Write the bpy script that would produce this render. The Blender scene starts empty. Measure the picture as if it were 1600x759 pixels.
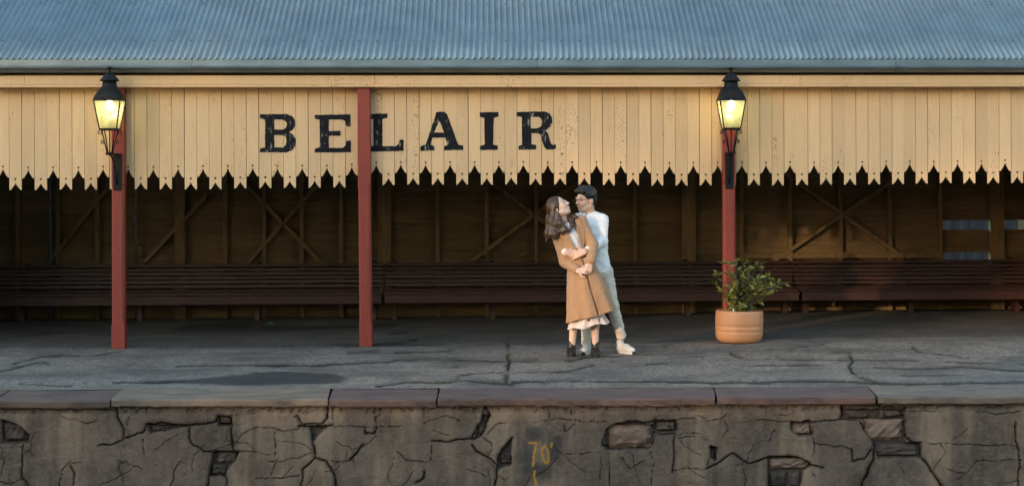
import bpy, bmesh, math, random
import numpy as np
from mathutils import Vector, Matrix
random.seed(7); rng = np.random.default_rng(7)
SC = bpy.context.scene
COL = SC.collection

# ------------------------------------------------------------------ camera
F = 2700.0; CX = 897.0; CY = 299.0; H = 1.65; ROLL = math.radians(-0.21)
cam = bpy.data.cameras.new('camera'); camo = bpy.data.objects.new('camera', cam); COL.objects.link(camo)
cam.sensor_width = 36; cam.lens = 36 * F / 1600
cam.shift_x = -(CX - 800) / 1600; cam.shift_y = -(379.5 - CY) / 1600
cam.clip_end = 3000; cam.clip_start = 0.1
camo.matrix_world = Matrix.Translation((0, 0, H)) @ Matrix.Rotation(math.pi / 2, 4, 'X') @ Matrix.Rotation(ROLL, 4, 'Z')
SC.camera = camo
SC.cycles.use_denoising = True; SC.cycles.use_adaptive_sampling = False; SC.cycles.sample_clamp_indirect = 1.0; SC.cycles.max_bounces = 6; SC.cycles.diffuse_bounces = 3
SC.cycles.denoising_prefilter = 'ACCURATE'; SC.cycles.denoising_quality = 'HIGH'; SC.cycles.caustics_reflective = False; SC.cycles.caustics_refractive = False

# ------------------------------------------------------------------ world, sun, exposure
SUN_EL = math.radians(8.0); SUN_AZ = math.radians(33)
w = bpy.data.worlds.new('World'); SC.world = w; w.use_nodes = True
sky = w.node_tree.nodes.new('ShaderNodeTexSky'); sky.sky_type = 'NISHITA'; sky.sun_disc = False
sky.sun_elevation = SUN_EL; sky.sun_rotation = math.pi + SUN_AZ
sky.air_density = 1.0; sky.dust_density = .6; sky.ozone_density = .7
w.node_tree.links.new(sky.outputs[0], w.node_tree.nodes['Background'].inputs[0])
w.node_tree.nodes['Background'].inputs[1].default_value = 0.15
sl = bpy.data.lights.new('sun', 'SUN'); sl.energy = .62; sl.angle = math.radians(1.2); sl.color = (1, .66, .38)
so = bpy.data.objects.new('sun', sl); COL.objects.link(so)
SDIR = Vector((math.sin(SUN_AZ) * math.cos(SUN_EL), math.cos(SUN_AZ) * math.cos(SUN_EL), -math.sin(SUN_EL)))
so.rotation_mode = 'QUATERNION'; so.rotation_quaternion = SDIR.to_track_quat('-Z', 'Y'); so.location = (-20, -30, 20)
SC.view_settings.view_transform = 'Standard'; SC.view_settings.look = 'None'
SC.view_settings.exposure = 2.15; SC.view_settings.gamma = 1; SC.view_settings.use_curve_mapping = False

# ------------------------------------------------------------------ pixel helpers
def ray(px, py):
    dx = px - CX; dy = -(py - CY); c, s = math.cos(ROLL), math.sin(ROLL)
    return Vector(((dx * c - dy * s) / F, 1.0, (dx * s + dy * c) / F))
def P(px, py, Y):
    d = ray(px, py); return Vector((d.x * Y, Y, H + d.z * Y))
def G(px, py, z=0.0):
    d = ray(px, py); t = (z - H) / d.z; return Vector((d.x * t, t, z))
def proj(X, Y, Z):      # numpy arrays -> pixels
    c, s = math.cos(-ROLL), math.sin(-ROLL)
    a = X / Y * F; b = (Z - H) / Y * F
    return CX + a * c - b * s, CY - (a * s + b * c)
THETA = math.radians(2.8)
O = G(572, 541)
T = Matrix.Translation(O) @ Matrix.Rotation(THETA, 4, 'Z'); TI = T.inverted()
def L(px, py, v):       # a pixel on the shelter's own plane at depth v -> (u, z)
    c = TI @ Vector((0, 0, H)); d = TI.to_3x3() @ ray(px, py)
    t = (v - c.y) / d.y; p = c + d * t
    return p.x, p.z
def LU(px, v, py=400): return L(px, py, v)[0]

# ------------------------------------------------------------------ object helpers
def link(o, parent=None):
    COL.objects.link(o)
    if parent is not None: o.parent = parent
    return o
def tag(o, label=None, cat=None, group=None, kind=None):
    if label: o['label'] = label
    if cat: o['category'] = cat
    if group: o['group'] = group
    if kind: o['kind'] = kind
    return o
def empty(name, M4): 
    o = bpy.data.objects.new(name, None); o.empty_display_size = .2; COL.objects.link(o); o.matrix_world = M4; return o
class MB:
    def __init__(s): s.v = []; s.f = []
    def add(s, vs, fs):
        n = len(s.v); s.v += [tuple(p) for p in vs]; s.f += [tuple(i + n for i in f) for f in fs]; return s
    def box(s, x0, x1, y0, y1, z0, z1):
        return s.add([(x0,y0,z0),(x1,y0,z0),(x1,y1,z0),(x0,y1,z0),(x0,y0,z1),(x1,y0,z1),(x1,y1,z1),(x0,y1,z1)],
                     [(0,3,2,1),(4,5,6,7),(0,1,5,4),(1,2,6,5),(2,3,7,6),(3,0,4,7)])
    def prism(s, poly, y0, y1):            # polygon in (x, z), counter-clockwise seen from -y
        n = len(poly)
        vs = [(x, y0, z) for x, z in poly] + [(x, y1, z) for x, z in poly]
        fs = [tuple(range(n)), tuple(range(2*n-1, n-1, -1))] + [(i+n, (i+1) % n + n, (i+1) % n, i) for i in range(n)]
        return s.add(vs, fs)
    def extr(s, poly, x0, x1):             # polygon in (y, z) swept along x
        n = len(poly)
        vs = [(x0, y, z) for y, z in poly] + [(x1, y, z) for y, z in poly]
        fs = [tuple(range(n-1, -1, -1)), tuple(range(n, 2*n))] + [(i, (i+1) % n, (i+1) % n + n, i+n) for i in range(n)]
        return s.add(vs, fs)
    def bar(s, a, b, w, d, up=(0, 0, 1)):  # rectangular bar from a to b
        a, b = Vector(a), Vector(b); t = (b-a).normalized(); u = Vector(up)
        x = t.cross(u).normalized(); y = x.cross(t).normalized()
        vs = [p + x*i*w/2 + y*j*d/2 for p in (a, b) for i, j in ((-1,-1),(1,-1),(1,1),(-1,1))]
        return s.add(vs, [(0,3,2,1),(4,5,6,7),(0,1,5,4),(1,2,6,5),(2,3,7,6),(3,0,4,7)])
    def tube(s, pts, rad, n=10, cap=True):
        pts = [Vector(p) for p in pts]; m = len(pts)
        rad = rad if hasattr(rad, '__len__') else [rad]*m
        prev = None; vs = []
        for i, p in enumerate(pts):
            t = (pts[min(i+1, m-1)] - pts[max(i-1, 0)]).normalized()
            if prev is None: prev = t.orthogonal().normalized()
            prev = (prev - t*prev.dot(t)).normalized(); q = t.cross(prev)
            for k in range(n):
                a = 2*math.pi*k/n; vs.append(p + (prev*math.cos(a) + q*math.sin(a))*rad[i])
        fs = [(i*n+k, i*n+(k+1) % n, (i+1)*n+(k+1) % n, (i+1)*n+k) for i in range(m-1) for k in range(n)]
        if cap: fs += [tuple(range(n-1, -1, -1)), tuple(range((m-1)*n, m*n))]
        return s.add(vs, fs)
    def lathe(s, prof, n=40, c=(0, 0, 0), wob=None):
        vs = []; m = len(prof)
        for r, z in prof:
            for k in range(n):
                a = 2*math.pi*k/n; vs.append((c[0]+r*math.cos(a), c[1]+r*math.sin(a), c[2]+z))
        fs = [(i*n+k, i*n+(k+1) % n, (i+1)*n+(k+1) % n, (i+1)*n+k) for i in range(m-1) for k in range(n)]
        fs += [tuple(range(n-1, -1, -1)), tuple(range((m-1)*n, m*n))]
        return s.add(vs, fs)
    def frustum(s, sections, c=(0, 0)):    # square sections (half, z)
        vs = []
        for h, z in sections: vs += [(c[0]-h,c[1]-h,z),(c[0]+h,c[1]-h,z),(c[0]+h,c[1]+h,z),(c[0]-h,c[1]+h,z)]
        m = len(sections)
        fs = [(i*4+k, i*4+(k+1) % 4, i*4+4+(k+1) % 4, i*4+4+k) for i in range(m-1) for k in range(4)]
        fs += [(3,2,1,0), tuple(range(4*m-4, 4*m))]
        return s.add(vs, fs)
    def mesh(s, name, mat, smooth=False, bevel=0, seg=2):
        me = bpy.data.meshes.new(name); me.from_pydata(s.v, [], s.f)
        if bevel:
            bm = bmesh.new(); bm.from_mesh(me)
            bmesh.ops.bevel(bm, geom=bm.edges[:], offset=bevel, segments=seg, affect='EDGES', profile=.6, clamp_overlap=True)
            bm.to_mesh(me); bm.free()
        if mat: me.materials.append(mat)
        if smooth: me.shade_smooth()
        me.update(); return me
    def build(s, name, mat, parent=None, smooth=False, bevel=0, seg=2):
        return link(bpy.data.objects.new(name, s.mesh(name, mat, smooth, bevel, seg)), parent)
def place(name, me, parent=None, loc=(0,0,0), rot=(0,0,0), sc=(1,1,1)):
    o = bpy.data.objects.new(name, me); o.location = loc; o.rotation_euler = rot; o.scale = sc
    return link(o, parent)

# ------------------------------------------------------------------ materials
def nodes(name):
    m = bpy.data.materials.new(name); m.use_nodes = True
    nt = m.node_tree; return m, nt, nt.nodes['Principled BSDF']
def N(nt, typ, **kw):
    n = nt.nodes.new(typ)
    for k, v in kw.items(): setattr(n, k, v)
    return n
def coords(nt, stretch=(1, 1, 1), objrand=True):
    tc = N(nt, 'ShaderNodeTexCoord'); mp = N(nt, 'ShaderNodeMapping'); mp.inputs['Scale'].default_value = stretch
    nt.links.new(tc.outputs['Object'], mp.inputs[0])
    if objrand:
        oi = N(nt, 'ShaderNodeObjectInfo'); mu = N(nt, 'ShaderNodeMath', operation='MULTIPLY'); mu.inputs[1].default_value = 57.3
        nt.links.new(oi.outputs['Random'], mu.inputs[0]); nt.links.new(mu.outputs[0], mp.inputs['Location'])
    return mp.outputs[0]
def noise(nt, vec, scale, detail=5, rough=.55):
    n = N(nt, 'ShaderNodeTexNoise'); n.inputs['Scale'].default_value = scale; n.inputs['Detail'].default_value = detail
    n.inputs['Roughness'].default_value = rough; nt.links.new(vec, n.inputs['Vector']); return n.outputs['Fac']
def ramp(nt, fac, lo, hi):
    r = N(nt, 'ShaderNodeMapRange'); r.inputs['From Min'].default_value = lo; r.inputs['From Max'].default_value = hi
    nt.links.new(fac, r.inputs['Value']); return r.outputs['Result']
def mix(nt, fac, a, b, typ='MIX'):
    n = N(nt, 'ShaderNodeMix', data_type='RGBA', blend_type=typ)
    for sock, val in ((n.inputs[0], fac), (n.inputs[6], a), (n.inputs[7], b)):
        if isinstance(val, (int, float)): sock.default_value = val
        elif isinstance(val, tuple): sock.default_value = (*val, 1) if len(val) == 3 else val
        else: nt.links.new(val, sock)
    return n.outputs[2]
def mul(nt, a, b):
    n = N(nt, 'ShaderNodeMath', operation='MULTIPLY')
    for s, v in zip(n.inputs, (a, b)):
        if isinstance(v, (int, float)): s.default_value = v
        else: nt.links.new(v, s)
    return n.outputs[0]
def attr(nt, name):
    a = N(nt, 'ShaderNodeAttribute'); a.attribute_name = name; return a
def bumpn(nt, bs, height, strength, dist=.01):
    b = N(nt, 'ShaderNodeBump'); b.inputs['Strength'].default_value = strength; b.inputs['Distance'].default_value = dist
    nt.links.new(height, b.inputs['Height']); nt.links.new(b.outputs[0], bs.inputs['Normal']); return b
def simple(name, c1, c2=None, scale=6, stretch=(1, 1, 1), rough=.6, metal=0, bump=.15, bscale=60, rnd=.12, spec=.4, lo=.35, hi=.65, dirt=None, dscale=3):
    m, nt, bs = nodes(name); v = coords(nt, stretch)
    c2 = c2 or tuple(x*.75 for x in c1)
    col = mix(nt, ramp(nt, noise(nt, v, scale), lo, hi), c1, c2)
    if dirt: col = mix(nt, mul(nt, ramp(nt, noise(nt, v, dscale, 8, .65), .55, .75), .75), col, dirt)
    if rnd:
        oi = N(nt, 'ShaderNodeObjectInfo'); hs = N(nt, 'ShaderNodeHueSaturation')
        r = N(nt, 'ShaderNodeMapRange'); r.inputs['To Min'].default_value = 1-rnd; r.inputs['To Max'].default_value = 1+rnd
        nt.links.new(oi.outputs['Random'], r.inputs['Value']); nt.links.new(r.outputs[0], hs.inputs['Value']); nt.links.new(col, hs.inputs['Color'])
        col = hs.outputs[0]
    nt.links.new(col, bs.inputs['Base Color']); bs.inputs['Roughness'].default_value = rough; bs.inputs['Metallic'].default_value = metal
    bs.inputs['Specular IOR Level'].default_value = spec
    if bump: bumpn(nt, bs, noise(nt, v, bscale, 4), bump)
    return m
MAT = {}
def valance_mat():
    m, nt, bs = nodes('cream_paint'); v = coords(nt); vs = coords(nt, (14, 14, 1.1))
    c = mix(nt, ramp(nt, noise(nt, vs, 3, 6), .3, .7), (.75, .505, .285), (.68, .455, .25))
    c = mix(nt, mul(nt, ramp(nt, noise(nt, v, 2.2, 4), .45, .7), .5), c, (.72, .505, .29))
    # grime along drips and chipped paint
    c = mix(nt, mul(nt, ramp(nt, noise(nt, coords(nt, (30, 30, 1.6)), 2.4, 8, .7), .60, .72), .55), c, (.34, .22, .10))
    sp = mul(nt, ramp(nt, noise(nt, v, 60, 2), .62, .66), ramp(nt, noise(nt, coords(nt, (3, 3, .8)), 1.7, 3), .56, .66))
    c = mix(nt, sp, c, (.035, .027, .02))
    oi = N(nt, 'ShaderNodeObjectInfo'); hs = N(nt, 'ShaderNodeHueSaturation')
    r = N(nt, 'ShaderNodeMapRange'); r.inputs['To Min'].default_value = .87; r.inputs['To Max'].default_value = 1.05
    nt.links.new(oi.outputs['Random'], r.inputs['Value']); nt.links.new(r.outputs[0], hs.inputs['Value']); nt.links.new(c, hs.inputs['Color'])
    nt.links.new(hs.outputs[0], bs.inputs['Base Color']); bs.inputs['Roughness'].default_value = .62; bs.inputs['Specular IOR Level'].default_value = .3
    bumpn(nt, bs, noise(nt, vs, 8, 6), .25, .004)
    return m
MAT['cream'] = valance_mat()
def letter_mat():
    m, nt, bs = nodes('black_sign_paint'); v = coords(nt, (1, 1, .45), False)
    worn = mul(nt, ramp(nt, noise(nt, v, 30, 6, .75), .56, .63), ramp(nt, noise(nt, v, 5, 3), .40, .58))
    c = mix(nt, noise(nt, v, 9, 5), (.006, .0065, .009), (.016, .017, .021))
    c = mix(nt, mul(nt, worn, .85), c, (.40, .36, .30))
    nt.links.new(c, bs.inputs['Base Color']); bs.inputs['Roughness'].default_value = .7; bs.inputs['Specular IOR Level'].default_value = .12
    bumpn(nt, bs, noise(nt, v, 60, 4), .3, .003); return m
MAT['letter'] = letter_mat()
MAT['red'] = simple('oxide_red_paint', (.275, .044, .028), (.22, .036, .024), 5, (6, 6, 1), .5, bump=.12, bscale=30, rnd=.05, dirt=(.15, .04, .03), dscale=9)
MAT['roof'] = simple('painted_corrugated_iron', (.19, .265, .30), (.145, .205, .24), 3, (1, 1, 1), .36, .45, bump=.05, bscale=20, rnd=.05, spec=.5, dirt=(.20, .24, .255), dscale=6)
MAT['gutter'] = simple('grey_gutter_paint', (.15, .19, .205), (.105, .135, .148), 3, (1, 4, 4), .24, .5, bump=.04, rnd=0)
MAT['iron'] = simple('black_ironwork', (.006, .006, .007), (.012, .012, .012), 20, rough=.5, spec=.22, bump=.15, bscale=80, rnd=0)
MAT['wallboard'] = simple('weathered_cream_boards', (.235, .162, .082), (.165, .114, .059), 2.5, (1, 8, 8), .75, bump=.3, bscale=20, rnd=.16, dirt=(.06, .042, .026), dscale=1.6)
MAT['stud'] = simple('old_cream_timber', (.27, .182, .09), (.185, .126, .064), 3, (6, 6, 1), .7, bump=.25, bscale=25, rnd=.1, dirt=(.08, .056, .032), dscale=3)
MAT['bench'] = simple('dark_brown_bench_paint', (.062, .024, .018), (.042, .017, .013), 3, (1, 8, 8), .42, bump=.15, bscale=30, rnd=.18, spec=.4)
MAT['pipe'] = simple('grey_pipe', (.20, .22, .24), (.12, .13, .14), 9, rough=.5, metal=.3, rnd=0)
MAT['pot'] = simple('terracotta_plastic', (.62, .30, .15), (.57, .27, .13), 5, rough=.42, bump=.03, rnd=0, dirt=(.44, .19, .09), dscale=4)
MAT['soil'] = simple('potting_soil', (.03, .022, .016), (.05, .036, .025), 30, rough=.95, bump=.8, rnd=0)
MAT['steel'] = simple('galvanised_sheet', (.055, .06, .066), (.018, .02, .022), 9, (3, 3, .15), .6, .1, rnd=.05)
MAT['earth'] = simple('bare_earth', (.13, .10, .075), (.09, .075, .055), 2, rough=.95, bump=.5, bscale=20, rnd=0)
MAT['ballast'] = simple('track_ballast', (.12, .105, .095), (.07, .065, .06), 14, rough=.95, bump=.9, bscale=25, rnd=0)
MAT['concrete'] = simple('platform_concrete', (.24, .225, .21), (.18, .17, .16), 3, rough=.9, bump=.3, rnd=0)
MAT['fence'] = simple('grey_paling', (.16, .13, .10), (.12, .10, .08), 3, (6, 6, 1), .85, rnd=.1)
MAT['bark'] = simple('tree_bark', (.13, .095, .07), (.07, .055, .042), 6, (4, 4, 1), .9, bump=.8, bscale=12, rnd=.1)
def leaf_mat(name, a, b, trans=.3):
    m, nt, bs = nodes(name); at = attr(nt, 'tint')
    c = mix(nt, at.outputs['Fac'], a, b); nt.links.new(c, bs.inputs['Base Color']); bs.inputs['Roughness'].default_value = .45
    tr = N(nt, 'ShaderNodeBsdfTranslucent'); nt.links.new(c, tr.inputs[0]); ms = N(nt, 'ShaderNodeMixShader'); ms.inputs[0].default_value = trans
    nt.links.new(bs.outputs[0], ms.inputs[1]); nt.links.new(tr.outputs[0], ms.inputs[2]); nt.links.new(ms.outputs[0], nt.nodes['Material Output'].inputs[0]); return m
MAT['leaf'] = leaf_mat('shrub_leaf', (.07, .12, .035), (.46, .38, .07), .35)
MAT['treeleaf'] = leaf_mat('gum_leaf', (.05, .075, .03), (.09, .11, .05), 0)
MAT['weed'] = leaf_mat('weed_leaf', (.05, .07, .02), (.12, .12, .05))

# value noise on arrays for meshes
def vnoise(x, y, seed=0, octaves=4, gain=.5):
    out = 0; amp = 1; tot = 0
    for o in range(octaves):
        r = np.random.default_rng(seed+o*13); tab = r.random((64, 64))
        xi = np.floor(x).astype(int); yi = np.floor(y).astype(int); fx = x-xi; fy = y-yi
        fx = fx*fx*(3-2*fx); fy = fy*fy*(3-2*fy)
        g = lambda i, j: tab[i % 64, j % 64]
        val = (g(xi, yi)*(1-fx)+g(xi+1, yi)*fx)*(1-fy)+(g(xi, yi+1)*(1-fx)+g(xi+1, yi+1)*fx)*fy
        out = out+amp*val; tot += amp; amp *= gain; x = x*2.03; y = y*2.03
    return out/tot
def segdist(x, y, lines):   # nearest distance minus nothing; lines: list of (pts, width) -> min(d/width)
    best = np.full(x.shape, 1e6)
    for pts, wd in lines:
        for (ax, ay), (bx, by) in zip(pts[:-1], pts[1:]):
            x0, x1 = min(ax, bx)-30, max(ax, bx)+30; y0, y1 = min(ay, by)-30, max(ay, by)+30
            idx = np.nonzero((x > x0) & (x < x1) & (y > y0) & (y < y1))
            if len(idx[0]) == 0: continue
            xx = x[idx]; yy = y[idx]; dx, dy = bx-ax, by-ay
            t = np.clip(((xx-ax)*dx+(yy-ay)*dy)/(dx*dx+dy*dy+1e-9), 0, 1)
            d = np.hypot(xx-ax-t*dx, yy-ay-t*dy)/wd
            best[idx] = np.minimum(best[idx], d)
    return best
def inpoly(x, y, poly):
    ins = np.zeros(x.shape, bool); n = len(poly)
    for i in range(n):
        ax, ay = poly[i]; bx, by = poly[i-1]
        c = ((ay > y) != (by > y)) & (x < (bx-ax)*(y-ay)/(by-ay+1e-12)+ax); ins ^= c
    return ins
def ss(a, b, x): t = np.clip((x-a)/(b-a), 0, 1); return t*t*(3-2*t)
def gridmesh(name, V, nu, nv, mat, attrs, flip=False, parent=None):
    me = bpy.data.meshes.new(name)
    i = np.arange((nu-1)*(nv-1)); a = i % (nu-1); b = i//(nu-1); k = b*nu+a
    q = np.stack([k, k+1, k+nu+1, k+nu], 1)
    if flip: q = q[:, ::-1]
    fast_mesh(me, V, q)
    for nm, arr in attrs.items():
        at = me.attributes.new(nm, 'FLOAT', 'POINT'); at.data.foreach_set('value', np.ascontiguousarray(arr, np.float32).ravel())
    me.materials.append(mat); me.shade_smooth()
    return link(bpy.data.objects.new(name, me), parent)
def fast_mesh(me, V, q):
    V = np.ascontiguousarray(V, np.float32); q = np.ascontiguousarray(q, np.int32); n = q.shape[1]
    me.vertices.add(len(V)); me.vertices.foreach_set('co', V.ravel())
    me.loops.add(q.size); me.loops.foreach_set('vertex_index', q.ravel())
    me.polygons.add(len(q)); me.polygons.foreach_set('loop_start', np.arange(0, q.size, n, dtype=np.int32))
    try: me.polygons.foreach_set('loop_total', np.full(len(q), n, np.int32))
    except Exception: pass
    me.update(calc_edges=True); me.validate()
# ==MARK-SETTING==
# ================================================================== SETTING
YF = 13.79                 # coping front
YW = YF + .035             # platform wall face
YB = 14.53                 # coping back
def gz(X, Y):              # gentle rise of the tarmac towards the pot
    return .045*ss(0.2, 2.4, np.asarray(X, float))*ss(15.8, 18.2, np.asarray(Y, float))
def zoomlines(x0, items, k=2.93):
    return [([(x0+a/k, 500+b/k) for a, b in pts], wd) for wd, pts in items]

# ---- tarmac -------------------------------------------------------
tcr = []
tcr += zoomlines(0, [(1.0, [(0,235),(120,205),(210,192),(230,203)]), (.9, [(60,200),(180,170),(290,157),(365,160)]), (1.2, [(520,285),(650,286),(850,276)]),
    (1.0, [(810,210),(960,206),(1172,204)]), (.7, [(440,160),(560,140)]), (.8, [(90,290),(200,296),(330,302)])])
tcr += zoomlines(400, [(1.3, [(0,205),(260,206),(450,195),(600,190),(660,180),(760,182),(1000,185),(1140,187)]), (2.6, [(1155,110),(1160,180),(1150,240),(1145,280)]),
    (.9, [(940,250),(1040,240),(1140,235)]), (1.6, [(550,300),(700,281),(830,282),(1000,276),(1172,290)]), (1.0, [(120,118),(180,118)]), (.8, [(180,130),(260,141)]),
    (1.0, [(420,150),(560,138)]), (1.0, [(640,145),(890,140)]), (1.4, [(620,60),(690,57)]), (1.2, [(620,105),(740,88)])])
tcr += zoomlines(800, [(1.3, [(0,185),(120,185),(270,182),(330,170),(400,166)]), (.8, [(400,166),(560,160),(730,160)]), (1.7, [(0,280),(400,277),(800,281),(1172,284)]),
    (1.0, [(0,236),(240,235),(330,215),(380,205)]), (.8, [(620,200),(700,195),(770,185)]), (1.0, [(1000,150),(1020,162),(1080,178),(1172,178)]), (.6, [(760,165),(880,166)]), (.6, [(1080,210),(1172,204)])])
tcr += zoomlines(1200, [(.7, [(0,130),(130,124),(250,110)]), (1.0, [(0,175),(170,180),(400,180),(690,183)]), (1.8, [(300,150),(370,155),(392,180),(372,215),(385,237),(430,260),(500,286)]),
    (.7, [(0,205),(260,205)]), (1.1, [(490,215),(650,222),(880,212),(1172,230)]), (1.0, [(660,120),(685,145),(820,160),(920,170)]), (1.0, [(820,190),(1172,200)]),
    (.8, [(600,250),(890,250)]), (1.7, [(0,278),(200,275),(480,285),(700,290),(1172,280)])])
stains = [(0, [(520,283),(880,266),(1200,238),(1200,297),(900,292)]), (400, [(-40,238),(120,235),(330,244),(400,262),(390,288),(-40,297)]),
          (400, [(280,115),(380,108),(480,108),(600,104),(860,109),(905,115),(740,120),(480,121)]), (0, [(780,40),(880,18),(1172,12),(1172,45),(860,52)]),
          (400, [(0,22),(200,30),(420,20),(640,14),(640,30),(300,42),(60,50),(0,48)]), (0, [(60,75),(200,55),(330,50),(330,58),(200,70)])]
nx, ny = 1180, 340
xs = np.linspace(-8.2, 8.0, nx); ys = YB + (np.linspace(0, 1, ny)**1.15)*(24.6-YB)
X, Y = np.meshgrid(xs, ys); Z = gz(X, Y)
px, py = proj(X, Y, Z)
wx = px + 7*(vnoise(X*4, Y*4, 3)-.5); wy = py + 2.6*(vnoise(X*5, Y*3, 9)-.5)
d = segdist(wx, wy*1.0, tcr)*.72*(.7+.7*vnoise(X*6, Y*6, 77))
crack = (1-ss(.3, 1.35, d))*ss(.22, .42, vnoise(X*3.1, Y*2.2, 78, 3)); crack = np.maximum(crack, .55*(1-ss(.5, 3.2, d))*ss(.5, .68, vnoise(X*5, Y*3, 79, 4)))
st = np.zeros_like(X)
for x0, pl in stains:
    pl = [(x0+a/2.93, 500+b/2.93) for a, b in pl]
    acc = 0
    for k in range(10):
        jx, jy = rng.normal(0, 5), rng.normal(0, 1.1); acc = acc + inpoly(wx+jx, wy+jy, pl)/10.
    st = np.maximum(st, acc)
# moss where weeds take root in the joints
moss = np.zeros_like(X)
wpts = [(400,1157,120,8,14),(400,1158,170,8,20),(400,1148,260,7,16),(400,915,215,18,10),(400,925,262,12,9),(800,460,192,12,6),(800,700,120,14,8),(800,455,122,12,7),
        (800,1015,160,16,7),(1200,375,170,10,12),(1200,380,220,9,14),(1200,672,130,10,10),(1200,108,140,14,8),(1200,430,262,20,6),(800,200,236,50,4),(800,270,182,40,4),(400,830,285,30,7)]
for x0, a, b, sx, sy in wpts:
    moss = np.maximum(moss, np.exp(-((wx-x0-a/2.93)*2.93/sx)**2-((wy-500-b/2.93)*2.93/sy)**2))
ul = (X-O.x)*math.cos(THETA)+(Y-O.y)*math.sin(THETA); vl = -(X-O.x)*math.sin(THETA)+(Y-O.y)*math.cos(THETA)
under = ss(-.12, .22, vl + .5*(vnoise(X*1.5, Y*1.5, 21)-.5))  # darker asphalt under the canopy; the roof's shadow line put into the colour
Z = Z - .014*crack + .006*(vnoise(X*1.3, Y*1.3, 5)-.5) + .004*(vnoise(X*9, Y*9, 6)-.5)
fl = np.minimum(1, (Y-YB)/.05)
def tarmac_mat():
    m, nt, bs = nodes('old_tarmac'); v = coords(nt, objrand=False)
    grain = noise(nt, v, 13, 7, .95)
    c = mix(nt, ramp(nt, grain, .40, .62), (.050, .044, .038), (.38, .33, .275))
    vo = N(nt, 'ShaderNodeTexVoronoi'); vo.inputs['Scale'].default_value = 26; nt.links.new(v, vo.inputs['Vector'])
    c = mix(nt, mul(nt, ramp(nt, vo.outputs['Distance'], .34, .18), .7), c, (.50, .435, .36))
    c = mix(nt, mul(nt, ramp(nt, noise(nt, v, 1.1, 7, .68), .42, .62), .8), c, (.085, .078, .070))
    c = mix(nt, mul(nt, ramp(nt, noise(nt, coords(nt, (.5, 2.2, 1), False), 1.6, 5, .6), .5, .72), .5), c, (.29, .255, .215))
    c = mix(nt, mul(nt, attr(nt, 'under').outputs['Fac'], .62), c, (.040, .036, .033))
    c = mix(nt, mul(nt, attr(nt, 'stain').outputs['Fac'], .88), c, (.030, .029, .029))
    c = mix(nt, mul(nt, attr(nt, 'crack').outputs['Fac'], .95), c, (.014, .013, .011))
    c = mix(nt, mul(nt, attr(nt, 'moss').outputs['Fac'], .7), c, (.05, .055, .022))
    nt.links.new(c, bs.inputs['Base Color']); bs.inputs['Roughness'].default_value = .8; bs.inputs['Specular IOR Level'].default_value = .35
    bumpn(nt, bs, noise(nt, v, 90, 3, .7), .9, .012); return m
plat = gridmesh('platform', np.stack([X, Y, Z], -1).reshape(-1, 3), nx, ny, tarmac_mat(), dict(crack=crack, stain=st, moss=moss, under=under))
tag(plat, 'cracked grey tarmac of the station platform', kind='structure')
fill = MB().box(-40, 40, YW+.35, 24.6, -1.1, -.07).box(-40, -8.2, YB-.02, 24.6, -.07, -.003).box(8.0, 40, YB-.02, 24.6, -.07, -.003)
fill.build('platform_fill', MAT['concrete'], plat)
bed = MB().box(-60, 60, -70, YW+.3, -1.6, -1.1).build('track_bed', MAT['ballast']); tag(bed, kind='structure')
rg = MB().add([(-400,24.6,-.02),(400,24.6,-.02),(400,500,-.02),(-400,500,-.02)], [(0,1,2,3)]).build('ground', MAT['earth']); tag(rg, kind='structure')
far = MB().box(-60, 60, -12, 3.2, -1.1, 0).build('opposite_platform', MAT['concrete']); tag(far, kind='structure')

# ---- coping stones ------------------------------------------------
cop = [(-560,-520),(-240,-215),(1,27),(178,198),(515,520),(684,686),(1120,1114),(1372,1357),(1760,1735),(2040,2010)]
cm = [simple('coping_brown', (.15,.10,.075), (.08,.055,.042), 4, rough=.8, bump=.35, bscale=35, rnd=0, dirt=(.06,.05,.045), dscale=4),
      simple('coping_grey', (.235,.18,.13), (.12,.092,.068), 3, (1,3,1), .75, bump=.35, bscale=30, rnd=0, dirt=(.09,.08,.07), dscale=3),
      simple('coping_red', (.150,.092,.075), (.085,.055,.046), 4, (1,3,1), .75, bump=.35, bscale=35, rnd=0, dirt=(.06,.045,.042), dscale=4)]
pick = [1, 0, 0, 1, 2, 2, 2, 1, 2]
def coping_mesh(f0, f1, b0, b1, mat, seed):
    a, b = G(f0, 622), G(f1, 622); c, e = G(b1, 605.5), G(b0, 605.5)
    g = .008; r = random.Random(seed); n = max(6, int((b.x-a.x)/.05))
    rows = []   # profile from wall underside up over the nose to the back
    prof = [(-.058, .10), (-.060, .012), (-.050, .002), (-.012, .000), (.0, .014), (.004, .3), (.002, 1.0), (-.09, 1.0)]
    V = []
    for k in range(n+1):
        t = k/n
        for z, s in prof:
            fx = (a.x+g)+(b.x-a.x-2*g)*t; bx = (e.x+g)+(c.x-e.x-2*g)*t
            y = YF+(YB-YF)*s; x = fx+(bx-fx)*s
            V.append((x + (.006*math.sin(9*s+seed) if k in (0, n) else 0), y+.004*math.sin(x*7+seed)+(r.uniform(0,.012) if z < 0 and s < .05 and r.random() < .25 else 0), z+.003*math.sin(x*3+seed*2)+r.uniform(-.0012,.0012)))
    m = len(prof)
    Fc = [(k*m+j, (k+1)*m+j, (k+1)*m+j+1, k*m+j+1) for k in range(n) for j in range(m-1)]
    Fc += [(k*m+m-1, (k+1)*m+m-1, (k+1)*m, k*m) for k in range(n)]
    Fc += [tuple(range(m-1, -1, -1)), tuple(range(n*m, n*m+m))]
    mb = MB(); mb.add(V, [f[::-1] for f in Fc]); me = mb.mesh('coping_stone', mat); return me
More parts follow.
